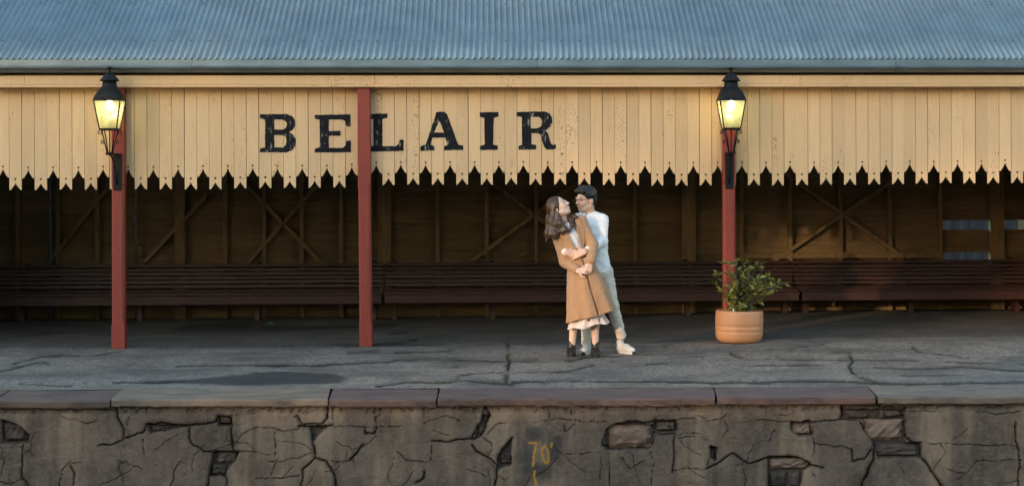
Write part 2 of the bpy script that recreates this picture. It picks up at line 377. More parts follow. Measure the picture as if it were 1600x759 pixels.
for i in range(len(cop)-1):
    me = coping_mesh(cop[i][0], cop[i+1][0], cop[i][1], cop[i+1][1], cm[pick[i]], i)
    bm = bmesh.new(); bm.from_mesh(me); bmesh.ops.recalc_face_normals(bm, faces=bm.faces); bm.to_mesh(me); bm.free()
    o = place('coping_stone', me, plat, (0, 0, [0,.004,-.004,.003,-.006,-.002,.002,.004,0][i]))

# ---- platform wall: cracked render over rubble ---------------------
wc = []
wc += zoomlines(0, [(2.2, [(100,570),(105,650),(100,720),(130,759)]), (1.2, [(0,740),(60,745),(100,720)]), (1.4, [(320,640),(285,680),(270,770)]), (1.8, [(320,665),(335,700),(335,770)]),
    (1.0, [(300,660),(370,645)]), (2.2, [(520,390),(545,450),(565,500),(560,550),(510,570),(450,575)]), (2.0, [(560,540),(620,530),(660,510),(670,480)]),
    (3.4, [(670,480),(730,470),(800,478),(860,485),(940,475),(990,462),(1000,435)]), (2.6, [(1000,475),(1060,480),(1065,590)]), (2.0, [(865,485),(868,545),(890,575),(930,600),(975,610)]),
    (1.6, [(975,610),(1000,597),(1090,595),(1172,605)]), (3.2, [(975,610),(965,680),(950,770)]), (2.0, [(960,712),(1035,712),(1040,770)]), (1.4, [(820,640),(800,690),(780,770)]),
    (1.6, [(550,655),(545,680),(560,720),(560,770)]), (1.0, [(540,660),(580,650)]), (.9, [(1060,600),(1110,520),(1172,490)]), (1.0, [(655,545),(660,620)]), (1.0, [(1000,435),(1172,425)]),
    (1.0, [(0,470),(60,475),(130,540)]), (1.6, [(395,470),(440,462)])])
wc += zoomlines(400, [(1.3, [(0,488),(80,495),(130,508),(195,495),(185,455),(175,440)]), (2.4, [(185,440),(210,478),(300,475),(330,445),(325,390)]), (3.2, [(195,485),(260,490),(340,480)]),
    (3.4, [(250,490),(262,560),(270,630)]), (2.4, [(270,630),(215,680),(205,770)]), (3.0, [(270,630),(320,650),(355,700),(365,770)]), (1.5, [(60,645),(130,645),(190,630),(250,605)]),
    (1.1, [(0,720),(70,722),(150,720),(200,705)]), (.8, [(90,510),(88,640),(70,715)]), (1.6, [(355,485),(460,490),(560,487),(680,485)]), (1.4, [(355,390),(352,480)]),
    (2.4, [(495,490),(500,520),(540,525),(550,490)]), (2.4, [(430,640),(465,610),(490,570)]), (1.2, [(555,390),(580,420),(550,450)]), (1.4, [(680,560),(760,558),(810,550)]),
    (2.2, [(810,550),(870,558),(940,548),(985,540),(1010,500),(1040,450),(1050,390)]), (2.6, [(990,545),(1030,530),(1050,470),(1075,440),(1055,400)]), (2.0, [(990,570),(1010,600),(1060,625),(1105,665)]),
    (1.4, [(1040,535),(1075,560),(1080,590),(1060,620)]), (1.3, [(1060,520),(1110,470),(1172,470)]), (3.0, [(1172,540),(1140,575),(1110,620),(1105,680),(1095,770)]), (1.0, [(810,550),(800,600),(805,660)]),
    (2.6, [(775,690),(765,720),(730,745)]), (.9, [(545,400),(550,480)]), (.9, [(770,395),(772,470),(870,440),(930,460)]), (.8, [(345,640),(380,650),(450,640)]), (.7, [(650,600),(690,640),(780,650)])])
wc += zoomlines(800, [(1.6, [(0,480),(50,465),(100,470),(150,455),(210,450),(300,460),(380,465),(430,460)]), (1.0, [(165,405),(165,455)]), (1.0, [(270,395),(275,445)]), (1.2, [(235,470),(240,510),(290,480)]),
    (1.7, [(245,612),(300,610),(350,605),(400,600),(440,590)]), (2.4, [(440,585),(415,570),(430,500),(470,475),(540,465),(600,470),(640,465),(660,455)]), (2.2, [(440,590),(530,590),(630,585),(650,560),(648,480)]),
    (1.8, [(650,520),(745,520),(740,600),(735,700)]), (1.7, [(440,600),(445,770)]), (1.5, [(630,590),(645,640),(635,770)]), (1.2, [(400,600),(410,640),(400,720)]),
    (1.5, [(750,460),(760,450),(840,445),(850,435),(900,460),(960,455),(985,430)]), (1.1, [(835,450),(832,520)]), (1.5, [(760,540),(830,530),(900,545),(915,600),(890,680)]),
    (2.2, [(890,680),(960,640),(1010,610),(1080,655),(1172,630)]), (1.1, [(975,460),(990,500),(960,540)]), (1.8, [(910,580),(935,590),(930,640)]), (1.0, [(740,690),(830,680),(890,685)]), (.8, [(500,620),(540,680),(600,640)]),
    (.9, [(1010,470),(1172,455)]), (1.0, [(1060,660),(1070,759)])])
wc += zoomlines(1200, [(1.5, [(0,460),(95,462),(190,460),(205,480),(205,540),(215,600),(200,620)]), (1.8, [(205,470),(260,458),(330,455),(420,460),(440,500),(480,520),(485,580),(440,640),(390,645),(380,590)]),
    (1.3, [(215,565),(290,575),(340,580),(380,590)]), (3.0, [(350,380),(330,450)]), (3.2, [(625,440),(630,540),(700,570),(705,620),(750,690),(800,770)]), (3.6, [(490,570),(480,640),(445,720),(430,770)]),
    (1.5, [(740,565),(830,568),(920,570),(1010,575),(1090,570),(1140,580)]), (2.0, [(1130,470),(1135,550),(1150,600),(1150,770)]), (.9, [(790,570),(810,610),(760,680)]),
    (2.6, [(0,630),(60,628),(140,630),(190,665),(250,675)]), (1.6, [(205,700),(240,770)]), (1.0, [(640,420),(740,415),(800,420)]), (1.5, [(1030,740),(1100,745),(1150,735)]),
    (1.0, [(40,500),(0,560)]), (.9, [(940,645),(1160,640)]), (.8, [(820,680),(910,705)]), (1.2, [(960,420),(1060,430),(1172,415)])])
# beyond the frame the same render goes on, cracked at random
for x0, x1 in ((-420, -5), (1605, 2000)):
    for k in range(9):
        a, b = random.uniform(x0, x1), random.uniform(640, 760); pts = [(a, b)]
        for j in range(7): a += random.uniform(-30, 30); b += random.uniform(-18, 22); pts.append((a, b))
        wc.append((pts, random.uniform(1, 2.6)))
holes = [(0, [(5,455),(70,475),(125,520),(130,562),(5,567)]), (0, [(980,600),(1095,600),(1060,660),(1030,712),(962,715)]), (0, [(672,478),(800,480),(860,487),(780,500),(680,520)]),
         (0, [(1000,440),(1060,436),(1060,484),(1000,478)]), (400, [(1000,540),(1040,520),(1055,470),(1075,440),(1050,395),(1030,470)]), (400, [(255,490),(330,482),(280,530),(265,560)]),
         (400, [(1112,620),(1172,545),(1172,660),(1112,690)]),
         (800, [(430,500),(470,474),(560,468),(645,478),(645,575),(600,588),(425,588)]), (800, [(655,462),(752,456),(757,512),(655,514)]), (800, [(910,575),(938,585),(932,645),(912,630)]),
         (1200, [(100,463),(195,463),(207,530),(150,532),(108,505)]), (1200, [(335,385),(520,380),(525,450),(620,440),(628,560),(700,562),(705,630),(500,632),(486,560),(440,500),(440,455),(335,455)]),
         (1200, [(5,630),(150,630),(205,662),(165,690),(150,770),(0,770)]), (1200, [(530,395),(640,400),(630,445),(530,447)])]
nx, nz = 1640, 170
xs = np.linspace(-5.9, 5.1, nx); zs = np.linspace(-1.1, -.045, nz)
X, Z = np.meshgrid(xs, zs); px, py = proj(X, np.full_like(X, YW), Z)
wx = px+6*(vnoise(X*14, Z*14, 31)-.5)+1.6*(vnoise(X*60, Z*60, 32)-.5); wy = py+6*(vnoise(X*14+9, Z*14, 33)-.5)+1.6*(vnoise(X*60, Z*60+7, 34)-.5)
fine = []
r2 = random.Random(5)
for k in range(70):      # hairline crazing
    a, b = r2.uniform(-300, 1900), r2.uniform(636, 760); an = r2.choice([0, math.pi/2])+r2.uniform(-.5, .5); pts = [(a, b)]
    for j in range(r2.randint(3, 7)): an += r2.uniform(-.6, .6); a += 11*math.cos(an); b += 9*math.sin(an); pts.append((a, b))
    fine.append((pts, .75))
thick = segdist(wx, wy, [(q, w_*.5-.22) for q, w_ in wc if w_ > 1.75]); thin = segdist(wx, wy, [(q, .55) for q, w_ in wc if w_ <= 1.75]); nzw = .55+1.0*vnoise(X*16, Z*16, 71); dc = thick*nzw; thin = thin*nzw; df = segdist(wx, wy, fine)
crack = np.maximum(np.maximum(1-ss(.3, 1.05, dc), .7*(1-ss(.3, 1.05, thin))*ss(.25, .45, vnoise(X*5, Z*5, 72))), .35*(1-ss(.3, 1.0, df))); dirt = np.maximum(1-ss(.5, 6, dc), .5*(1-ss(.5, 6, thin)))
hole = np.zeros_like(X)
for x0, pl in holes: hole = np.maximum(hole, inpoly(wx, wy, [(x0+a/2.93, 500+b/2.93) for a, b in pl]))
for k in range(2): hole = (hole+np.roll(hole, 1, 0)+np.roll(hole, -1, 0)+np.roll(hole, 1, 1)+np.roll(hole, -1, 1))/5
top = ss(-.135, -.09, Z+.05*(vnoise(X*5, Z*3, 41)-.5))            # crumbled mortar band below the coping
rough = vnoise(X*30, Z*30, 42)
depth = .035*crack + .06*hole + top*(.012+.02*ss(.45, .7, rough)) - .012*(vnoise(X*1.6, Z*2.2, 43)-.5) - .005*(vnoise(X*10, Z*10, 44)-.5)*2 - .003*(vnoise(X*45, Z*45, 47)-.5)*2 + .012*np.exp(-(dc/2.2)**2)
# slabs between cracks stand a little proud of each other
depth += .012*(np.round(vnoise(X*1.1+5, Z*1.7, 46, 2)*5)/5-.5)
yy = YW+depth
# sprayed distance mark
gl = zoomlines(800, [(1.7, [(78,562),(112,560),(112,566),(100,620),(96,664)]), (1.5, [(182,560),(180,580)]), (1.8, [(104,690),(100,715),(108,740),(112,759)])])
th = np.linspace(0, 2*math.pi, 20); gl.append(([(800+(153+15*math.cos(t)+6*math.sin(-t)*-1*.8)/2.93, 500+(615+38*math.sin(t))/2.93) for t in th], 1.6))
yel = (1-ss(.75, 1.15, segdist(px+1.2*(vnoise(X*40, Z*40, 51)-.5), py, gl)))*ss(.15, .45, vnoise(X*50, Z*50, 52)+.18)
patch = np.zeros_like(X)
for cx_, cy_, sx_, sy_ in ((105,520,45,35),(75,640,25,90),(190,600,30,60),(210,560,25,30),(130,690,60,40)):
    patch = np.maximum(patch, np.exp(-((wx-800-cx_/2.93)*2.93/sx_)**4-((wy-500-cy_/2.93)*2.93/sy_)**4))
streak = ss(.46, .70, vnoise(X*3.4, Z*.45, 61, 6, .6))
def wall_mat():
    m, nt, bs = nodes('cracked_render'); v = coords(nt, objrand=False)
    c = mix(nt, ramp(nt, noise(nt, v, 2.2, 6, .6), .35, .68), (.190, .136, .102), (.105, .077, .060))
    c = mix(nt, mul(nt, attr(nt, 'streak').outputs['Fac'], .85), c, (.33, .235, .155))
    c = mix(nt, mul(nt, ramp(nt, noise(nt, coords(nt, (1, 1, .35), False), 3.0, 8, .7), .46, .64), .8), c, (.074, .056, .043))
    c = mix(nt, mul(nt, ramp(nt, noise(nt, v, 9, 9, .95), .48, .62), .6), c, (.27, .21, .155))
    c = mix(nt, mul(nt, attr(nt, 'top').outputs['Fac'], .5), c, (.10, .088, .075))
    c = mix(nt, mul(nt, attr(nt, 'dirt').outputs['Fac'], .45), c, (.06, .052, .045))
    c = mix(nt, mul(nt, attr(nt, 'patch').outputs['Fac'], .8), c, (.055, .05, .047))
    c = mix(nt, mul(nt, attr(nt, 'hole').outputs['Fac'], .7), c, (.05, .042, .036))
    c = mix(nt, mul(nt, attr(nt, 'crack').outputs['Fac'], .8), c, (.016, .014, .012))
    c = mix(nt, mul(nt, attr(nt, 'yellow').outputs['Fac'], .85), c, (.55, .28, .03))
    nt.links.new(c, bs.inputs['Base Color']); bs.inputs['Roughness'].default_value = .92; bs.inputs['Specular IOR Level'].default_value = .2
    bumpn(nt, bs, noise(nt, v, 60, 8, .8), .5, .012); return m
pw = gridmesh('platform_wall', np.stack([X, yy, Z], -1).reshape(-1, 3), nx, nz, wall_mat(), dict(crack=crack, dirt=dirt, hole=hole, top=top, yellow=yel, patch=patch, streak=streak))
tag(pw, 'cracked grey cement render on the platform wall with a sprayed yellow 70', 'wall')
MB().box(-40, -5.9, YW, YW+.36, -1.1, -.06).box(5.1, 40, YW, YW+.36, -1.1, -.06).box(-5.9, 5.1, YW+.12, YW+.36, -1.1, -.075).build('wall_core', MAT['concrete'], pw)
# exposed rubble stones in the holes
sm = [simple('pale_stone', (.30,.20,.145), (.17,.11,.08), 6, (1,1,3), .85, bump=.9, bscale=30, rnd=.1, dirt=(.07,.05,.04), dscale=7),
      simple('dark_stone', (.13,.095,.072), (.065,.05,.04), 7, (1,1,2), .9, bump=.9, bscale=30, rnd=.2, dirt=(.03,.026,.022), dscale=8)]
stones = [(0,8,470,118,558,1),(0,985,604,1085,655,1),(0,968,664,1032,708,1),(0,690,486,775,508,1),(0,1004,444,1056,474,1),(400,1034,402,1070,440,1),(400,1020,470,1050,528,1),(400,1118,605,1170,660,1),
          (800,445,482,640,582,0),(800,662,466,750,506,1),(1200,108,468,200,526,0),(1200,362,415,466,450,1),(1200,532,412,610,444,1),(1200,446,456,618,554,0),(1200,505,570,698,624,1),
          (1200,345,388,520,410,1),(1200,12,634,185,684,0),(1200,10,696,85,768,1),(1200,95,694,148,768,1),(1200,536,396,630,410,1)]
for k, (x0, a, b, c, e, mi) in enumerate(stones):
    A = P(x0+a/2.93, 500+e/2.93, YW); B = P(x0+c/2.93, 500+b/2.93, YW); r = random.Random(k)
    nu, nv = 9, 6; V = []
    for j in range(nv):
        for i in range(nu):
            s, t = i/(nu-1), j/(nv-1); ed = min(s*(nu-1), (nu-1)*(1-s), t*(nv-1), (nv-1)*(1-t))
            V.append((A.x+(B.x-A.x)*s+r.uniform(-.003,.003), YW+.022+r.uniform(-.010,.012)+(.035 if ed < .5 else 0), A.z+(B.z-A.z)*t+r.uniform(-.003,.003)))
    Fc = [(j*nu+i, j*nu+i+1, (j+1)*nu+i+1, (j+1)*nu+i) for j in range(nv-1) for i in range(nu-1)]
    n0 = len(V); V += [(p[0], YW+.10, p[2]) for p in (V[0], V[nu-1], V[-1], V[-nu])]
    bt = [i for i in range(nu)]; Fc += [tuple([n0] + [n0+1] + bt[::-1])]
    tp = [(nv-1)*nu+i for i in range(nu)]; Fc += [tuple(tp + [n0+2, n0+3])]
    lf = [j*nu for j in range(nv)]; Fc += [tuple(lf[::1] + [n0+3, n0])]
    rt = [j*nu+nu-1 for j in range(nv)]; Fc += [tuple(rt[::-1] + [n0+1, n0+2])]
    MB().add(V, Fc).build('stone', sm[mi], pw)
# weeds in the tarmac joints
V = []; Fc = []; tint = []
for x0, a, b, sx, sy in wpts:
    for k in range(26):
        g = G(x0+(a+random.gauss(0, sx*.45))/2.93, 500+(b+random.gauss(0, sy*.45))/2.93); g.z = float(gz(g.x, g.y))-.012
        an = random.uniform(0, 6.28); hh = random.uniform(.012, .034); l = random.uniform(.006, .02); wd = .004
        dx, dy = math.cos(an), math.sin(an); n = len(V)
        V += [(g.x-dy*wd, g.y+dx*wd, g.z), (g.x+dy*wd, g.y-dx*wd, g.z), (g.x+dx*l, g.y+dy*l, g.z+hh)]; Fc.append((n, n+1, n+2)); tint += [random.random()]*3
wm = MB().add(V, Fc).build('weeds', MAT['weed']); a_ = wm.data.attributes.new('tint', 'FLOAT', 'POINT'); a_.data.foreach_set('value', tint)
tag(wm, 'low green weeds rooted in the tarmac cracks', 'weeds', kind='stuff')
# ================================================================== STATION SHELTER
from mathutils.geometry import tessellate_polygon
shel = empty('station_shelter', T)
tag(shel, 'long timber platform shelter with cream valance lettered BELAIR, red posts and blue corrugated roof', 'shelter')
U0, U1 = LU(-190, .145), LU(1790, .145)
VV = .145                                      # valance face
# ---- valance boards
val = bpy.data.objects.new('valance', None); link(val, shel)
ua = L(24.4, 290, VV)[0]; ub = L(1215.8, 290, VV)[0]; pitch = (ub-ua)/62
zt = L(700, 122, VV)[1]
zl = L(760, 289.5, VV)[1]; zla = L(760, 278.5, VV)[1]; zlh = L(760, 272.6, VV)[1]
zs_ = L(760, 271, VV)[1]; zsa = L(760, 257.5, VV)[1]; zsh = L(760, 254.3, VV)[1]
def board_mesh(zb, za, zh, flat, seed):
    w2 = pitch/2-.0022; rh = .0115; mb = MB(); r = random.Random(seed)
    circ = [(rh*math.sin(a), zh-rh*math.cos(a)) for a in np.linspace(0, math.pi, 9)]       # bottom -> right -> top
    # concave notch flank
    fl = [(flat, zb)] if False else []
    fx = w2-flat
    flank = [(fx*(1-t)**1.25, zb+(za-zb)*t) for t in (0, .25, .5, .75, 1)]
    right = [(0, za)] + [p for p in flank[::-1][1:]] + [(w2, zb), (w2, zt), (0, zt)] + circ[::-1]
    left = [(-x, z) for x, z in right][::-1]
    mb.prism(right, 0, .02); mb.prism(left, 0, .02); return mb.mesh('valance_board', MAT['cream'])
ML = board_mesh(zl, zla, zlh, .012, 1); MS = board_mesh(zs_, zsa, zsh, .016, 2)
k = int((U0-ua)/pitch)-1
while ua+k*pitch < U1:
    u = ua+k*pitch; dz = -.026 if u < -.02 else 0.0
    dz += .008*math.sin(u*.9+1)
    o = place('valance_board', ML if k % 2 == 0 else MS, val, (u, VV+random.uniform(-.0015, .0015), dz+random.uniform(-.005, .005)), (0, random.uniform(-.0009, .0009), 0))
    k += 1
MB().box(U0, U1, VV+.024, VV+.07, zt-.35, zt-.28).box(U0, U1, VV+.024, VV+.07, zt-.95, zt-.88).build('valance_rail', MAT['stud'], val)
# ---- letters
LET = {
 'B': (400, [(20,312),(150,311),(178,320),(193,342),(193,368),(182,388),(163,400),(184,412),(196,434),(195,464),(180,488),(150,500),(20,500),(20,482),(45,475),(45,338),(20,331)],
       [[(90,338),(132,338),(148,348),(153,362),(148,378),(132,388),(90,388)], [(90,415),(132,415),(148,426),(152,446),(147,464),(132,475),(90,475)]]),
 'E': (400, [(290,315),(467,313),(468,372),(448,373),(441,347),(426,338),(360,338),(360,396),(392,394),(417,394),(417,418),(360,418),(360,478),(428,478),(442,466),(447,443),(469,442),(469,499),(290,501),(290,482),(315,475),(315,340),(290,335)], []),
 'L': (400, [(556,310),(650,309),(650,330),(625,336),(625,470),(690,470),(704,460),(710,438),(730,437),(729,494),(556,496),(556,474),(580,468),(580,336),(556,332)], []),
 'A': (400, [(890,303),(912,299),(934,302),(946,316),(1000,463),(1025,467),(1025,488),(930,490),(930,471),(946,463),(936,428),(872,428),(862,462),(882,468),(882,492),(812,493),(812,471),(838,462),(886,322)], [[(905,345),(880,402),(930,402)]]),
 'I': (400, [(1106,303),(1198,301),(1198,323),(1175,330),(1172,462),(1195,466),(1195,487),(1106,489),(1106,469),(1130,462),(1128,330),(1106,325)], []),
 'R': (800, [(22,301),(160,298),(184,307),(198,328),(199,350),(190,374),(165,392),(178,405),(187,440),(194,458),(202,463),(217,461),(217,482),(197,487),(172,486),(158,472),(146,435),(140,412),(120,405),(96,405),(96,460),(119,464),(119,485),(32,487),(32,468),(50,462),(48,325),(22,322)], [[(92,325),(132,325),(146,336),(150,352),(146,368),(130,380),(92,382)]]),
}
zk = 1265/400.
def dense(pl, r):
    out = []
    for (a, b), (c, e) in zip(pl, pl[1:]+pl[:1]):
        n = max(1, int(math.hypot(c-a, e-b)/9))
        for j in range(n): t = j/n; out.append((a+(c-a)*t+r.uniform(-.9, .9), b+(e-b)*t+r.uniform(-.9, .9)))
    return out
for ch, (x0, outer, hl) in LET.items():
    r = random.Random(ord(ch)); loops = [dense(q, r) for q in [outer]+hl]
    loc = [[L(x0+a/zk, 80+b/zk, VV) for a, b in q] for q in loops]
    tris = tessellate_polygon([[Vector((u, z, 0)) for u, z in q] for q in loc])
    flat = [p for q in loc for p in q]; n = len(flat)
    vs = [(u, VV-.0045, z) for u, z in flat]+[(u, VV+.001, z) for u, z in flat]; fs = [tuple(t) for t in tris]
    b0 = 0
    for q in loc:
        m = len(q); fs += [(b0+i, b0+(i+1) % m, b0+(i+1) % m+n, b0+i+n) for i in range(m)]; b0 += m
    me = MB().add(vs, fs).mesh('letter', MAT['letter'])
    bm = bmesh.new(); bm.from_mesh(me); bmesh.ops.recalc_face_normals(bm, faces=bm.faces); bm.to_mesh(me); bm.free()
    place('letter', me, val)
# ---- posts
def post(px_b, px_t, zb):
    ub_ = L(px_b, 538, 0)[0]; ut = L(px_t, 140, 0)[0]; zt2 = L(px_t, 136, 0)[1]
    w2 = .066; secs = []
    for z, c, wd in ((zb-.05, .004, .070), (zb+.24, .004, .070), (zb+.27, .022, .067), (1.72, .022, w2), (1.75, .004, w2), (zt2, .004, w2)):
        cu = ub_+(ut-ub_)*(z/zt2); d0 = 0; e = wd
        secs.append([(cu-e+c, 0, z), (cu+e-c, 0, z), (cu+e, c, z), (cu+e, .132-c, z), (cu+e-c, .132, z), (cu-e+c, .132, z), (cu-e, .132-c, z), (cu-e, c, z)])
    vs = [p for s in secs for p in s]; m = len(secs)
    fs = [(i*8+k, i*8+(k+1) % 8, i*8+8+(k+1) % 8, i*8+8+k) for i in range(m-1) for k in range(8)]+[tuple(range(7, -1, -1)), tuple(range(8*m-8, 8*m))]
    return MB().add(vs, fs).build('post', MAT['red'], shel), (ub_+(ut-ub_)*.65)
p1_, PU1 = post(184.5, 183.5, 0); p2_, PU2 = post(571.5, 568, 0); p3_, PU3 = post(1140.5, 1139, .03)
# ---- fascia, gutter, roof
z137 = L(800, 136.5, -.03)[1]; z119 = L(800, 118, -.03)[1]; z131 = L(800, 131.5, -.03)[1]
seams = [U0, L(38, 130, -.03)[0], L(585, 130, -.03)[0], L(1250, 130, -.03)[0], U1]
for a, b in zip(seams[:-1], seams[1:]):
    MB().extr([(-.03, z119), (-.034, z131+.004), (-.030, z131), (-.046, z131-.006), (-.046, z137+.006), (-.04, z137), (.125, z137+.001), (.125, z119)][::-1], a+.002, b-.002).build('fascia_board', MAT['cream'], shel)
gz_ = lambda py, v=-.15: L(800, py, v)[1]
prof = [(-.04, gz_(112.5)), (-.10, gz_(113)), (-.135, gz_(110.5)), (-.145, gz_(108))]
bc, br = gz_(105.4), .0135
prof += [(-.150-br*math.cos(a), bc+br*math.sin(a)) for a in np.linspace(-1.3, 1.3, 8)]
prof += [(-.142, gz_(103)), (-.138, gz_(94)), (-.04, gz_(94))]
gs = [U0-.1, LU(300, -.14, 100), LU(840, -.14, 100), LU(1400, -.14, 100), U1+.1]
for i, (a, b) in enumerate(zip(gs[:-1], gs[1:])): MB().extr(prof, a, b-.003).build('gutter', MAT['gutter'], shel)
MB().box(U0, U1, .02, .11, z119+.004, gz_(95)).build('eave_shade_board', simple('eave_shade', (.05,.045,.04), rnd=0), shel)  # dark colour stands in for the shadow between gutter and fascia
PITCH = .593; ze = gz_(91.0, -.12); v_e = -.12
cp = .0665; ncor = 10; sw = cp*ncor
ridge_v = 2.7
def sheet_mesh(front):
    nu = ncor*10+1; us = np.linspace(0, sw+.004, nu); A = .0165; V = []; rows = []
    hh = A*np.cos(2*np.pi*us/cp)
    if front:
        rows = [(v_e+.012, -.034, .25), (v_e+.004, -.012, 1), (v_e, 0, 1), (v_e+.7, None, 1), (v_e+1.5, None, 1), (ridge_v, None, 1)]
    else: rows = [(ridge_v, None, 1), (5.5, 'b', 1)]
    zr = ze+PITCH*(ridge_v-v_e)
    for v, z, f in rows:
        zz = ze+z if isinstance(z, (int, float)) else (ze+PITCH*(v-v_e) if z is None else zr-PITCH*(v-ridge_v))
        for u, h in zip(us, hh): V.append((u, v, zz+h*f))
    m = len(rows); Fc = [(j*nu+i, j*nu+i+1, (j+1)*nu+i+1, (j+1)*nu+i) for j in range(m-1) for i in range(nu-1)]
    return MB().add(V, Fc).mesh('roof_sheet', MAT['roof'], True)
roof = bpy.data.objects.new('roof', None); link(roof, shel)
sf, sb = sheet_mesh(True), sheet_mesh(False)
n = int((U1-U0)/sw)+2
for i in range(n):
    place('roof_sheet', sf, roof, (U0-.1+i*sw, random.uniform(-.004, .004), random.uniform(0, .003)))
    place('roof_sheet', sb, roof, (U0-.1+i*sw, 0, 0))
scr = MB()
for i in range(n*ncor):
    if i % 3 == 0:
        u = U0-.1+i*cp
        for v in (v_e+.33, v_e+1.15): 
            z = ze+PITCH*(v-v_e)+.015; scr.box(u-.006, u+.006, v-.006, v+.006, z-.004, z+.007)
tag(scr.build('roof_screws', MAT['iron'], roof), kind='stuff')
# ---- back wall
VW = 4.4
wall = bpy.data.objects.new('back_wall', None); link(wall, shel)
zg = L(1510, 361, VW)[1]; rowp = L(1510, 344.3, VW)[1]-zg
wide = [(273, 289), (591, 611), (1066, 1087), (1548, 1569)]
edges = [U0-1.2] + [LU((a+b)/2, VW) for a, b in wide[:3]] + [LU(1470, VW), LU(1558, VW), U1+1.6]
r0 = int(math.floor((-.05-zg)/rowp)); r1 = int(math.ceil((3.4-zg)/rowp))
wbm = {}
for bi, (a, b) in enumerate(zip(edges[:-1], edges[1:])):
    for r in range(r0, r1):
        if bi in (4, 5) and r == 0: continue
        if bi == 4 and r == -3: continue
        z0, z1 = zg+r*rowp+.003, zg+(r+1)*rowp-.001
        z0 = max(z0, -.06)
        MB().extr([(VW-.004, z0), (VW+.012, z0), (VW+.03, z1+.02), (VW+.018, z1+.02)], a+.002, b-.002).build('wall_board', MAT['wallboard'], wall)
zw = 3.4
for a, b in wide + [(-60, -44)]:
    u0, u1 = LU(a, VW-.11), LU(b, VW-.11); MB().box(u0, u1, VW-.12, VW-.001, -.05, zw).build('wall_post', MAT['stud'], wall)
for p in (27, 90, 152, 352, 412.6, 471.5, 533, 683.5, 760.6, 838, 915, 992.6, 1159, 1235.5, 1314, 1391, 1470, 1640, 1715):
    u = LU(p, VW-.09); MB().box(u-.026, u+.026, VW-.09, VW-.001, -.05, zw).build('stud', MAT['stud'], wall)
def brace(a, b):
    ua_, za_ = L(*a, VW-.05); ub_, zb_ = L(*b, VW-.05); d = Vector((ub_-ua_, 0, zb_-za_)); e = d*(.45)
    MB().bar(Vector((ua_, VW-.055, za_))-d*.35, Vector((ub_, VW-.055, zb_))+d*.35, .05, .085, (0, 1, 0)).build('brace', MAT['stud'], wall)
for a, b in (((95,387),(172,290)), ((395,402),(495,290)), ((400,305),(503,411)), ((740,405),(900,287)), ((770,287),(838,338)), ((1252,290),(1391,388)), ((1237,388),(1391,285)), ((230,405),(300,330))):
    brace(a, b)
u0, z0 = L(1157, 404, VW-.1); u1, z1 = L(1476, 394.5, VW-.1); MB().box(u0, u1, VW-.115, VW-.002, z0, z1+.004).build('sill_rail', MAT['stud'], wall)
zr = ze+PITCH*(ridge_v-v_e)
for uu in (U0-.25, U1+.2):
    MB().prism([(uu-.03, -.05), (uu+.03, -.05), (uu+.03, 3.0), (uu-.03, 3.0)], .3, 5.3).build('end_wall', MAT['wallboard'], shel)  # unseen end walls, added to keep the inside dark
# unseen ceiling lining, added to keep the inside dark
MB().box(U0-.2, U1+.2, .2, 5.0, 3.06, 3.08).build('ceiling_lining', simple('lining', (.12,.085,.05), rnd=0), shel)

# ---- pipes against the back wall
for pxp, lab in ((78, 'thin grey conduit pipe on the back wall, beside the diagonal brace'), (213, 'grey downpipe with a collar on the back wall, next to the lamp post')):
    u = LU(pxp, VW-.16); o = empty('wall_pipe', T @ Matrix.Translation((u, VW-.15, 0)))
    tag(o, lab, 'pipe')
    MB().tube([(0, 0, 0), (0, 0, 3.06)], .021, 12).build('pipe', MAT['pipe'], o, True)
    zc = L(213, 342, VW-.16)[1]
    MB().lathe([(.022, -.035), (.036, -.03), (.036, .03), (.022, .035)], 14, (0, 0, zc)).build('collar', MAT['pipe'], o, True)
    MB().box(-.03, .03, -.004, .148, zc-.35, zc-.33).build('bracket', MAT['pipe'], o)
# ---- things behind the missing boards
uS, _ = L(1515, 352, 8.5)
shed = empty('iron_shed', T @ Matrix.Translation((uS+.9, 9.6, 0))); tag(shed, 'blue grey corrugated iron shed seen through the missing wall boards', 'shed')
V = []; Fc = []; us = np.linspace(-1.5, 6, 400)
for z in (0, 2.6): V += [(u, .02*math.cos(2*math.pi*u/.22), z) for u in us]
Fc = [(i, i+1, i+401, i+400) for i in range(399)]
MB().add(V, Fc).build('wall_sheet', MAT['steel'], shed, True)
MB().box(-1.5, 6, .06, 3, 0, 2.58).build('shed_body', MAT['steel'], shed)
MB().box(-1.7, 6.2, -.2, 3.2, 2.6, 2.68).build('shed_roof', MAT['steel'], shed)
TREES = [(-46,-13,0,1.1),(-41,-12,1,1.1),(-36,-13,0,1),(-31.5,-12.5,1,1.1),(-27,-13,0,1),(-23.2,-12,1,.95),(-10.5,-12,0,1),(-6,-13,1,1.1),(-1.5,-12.5,0,1),(3,-13,1,1.1),(7.5,-12,0,1.05),(12,-13,1,1),(16.5,-12.5,0,1.1),(21,-13,1,1.05),(26,-12.5,0,1),(-20.6,-12.6,2,1),(-17.4,-11.5,2,1.02),(-14.3,-12.4,2,1),(-11.6,-11.4,2,1.03)]  # unseen trees, added to hold sky and sun off the shelter
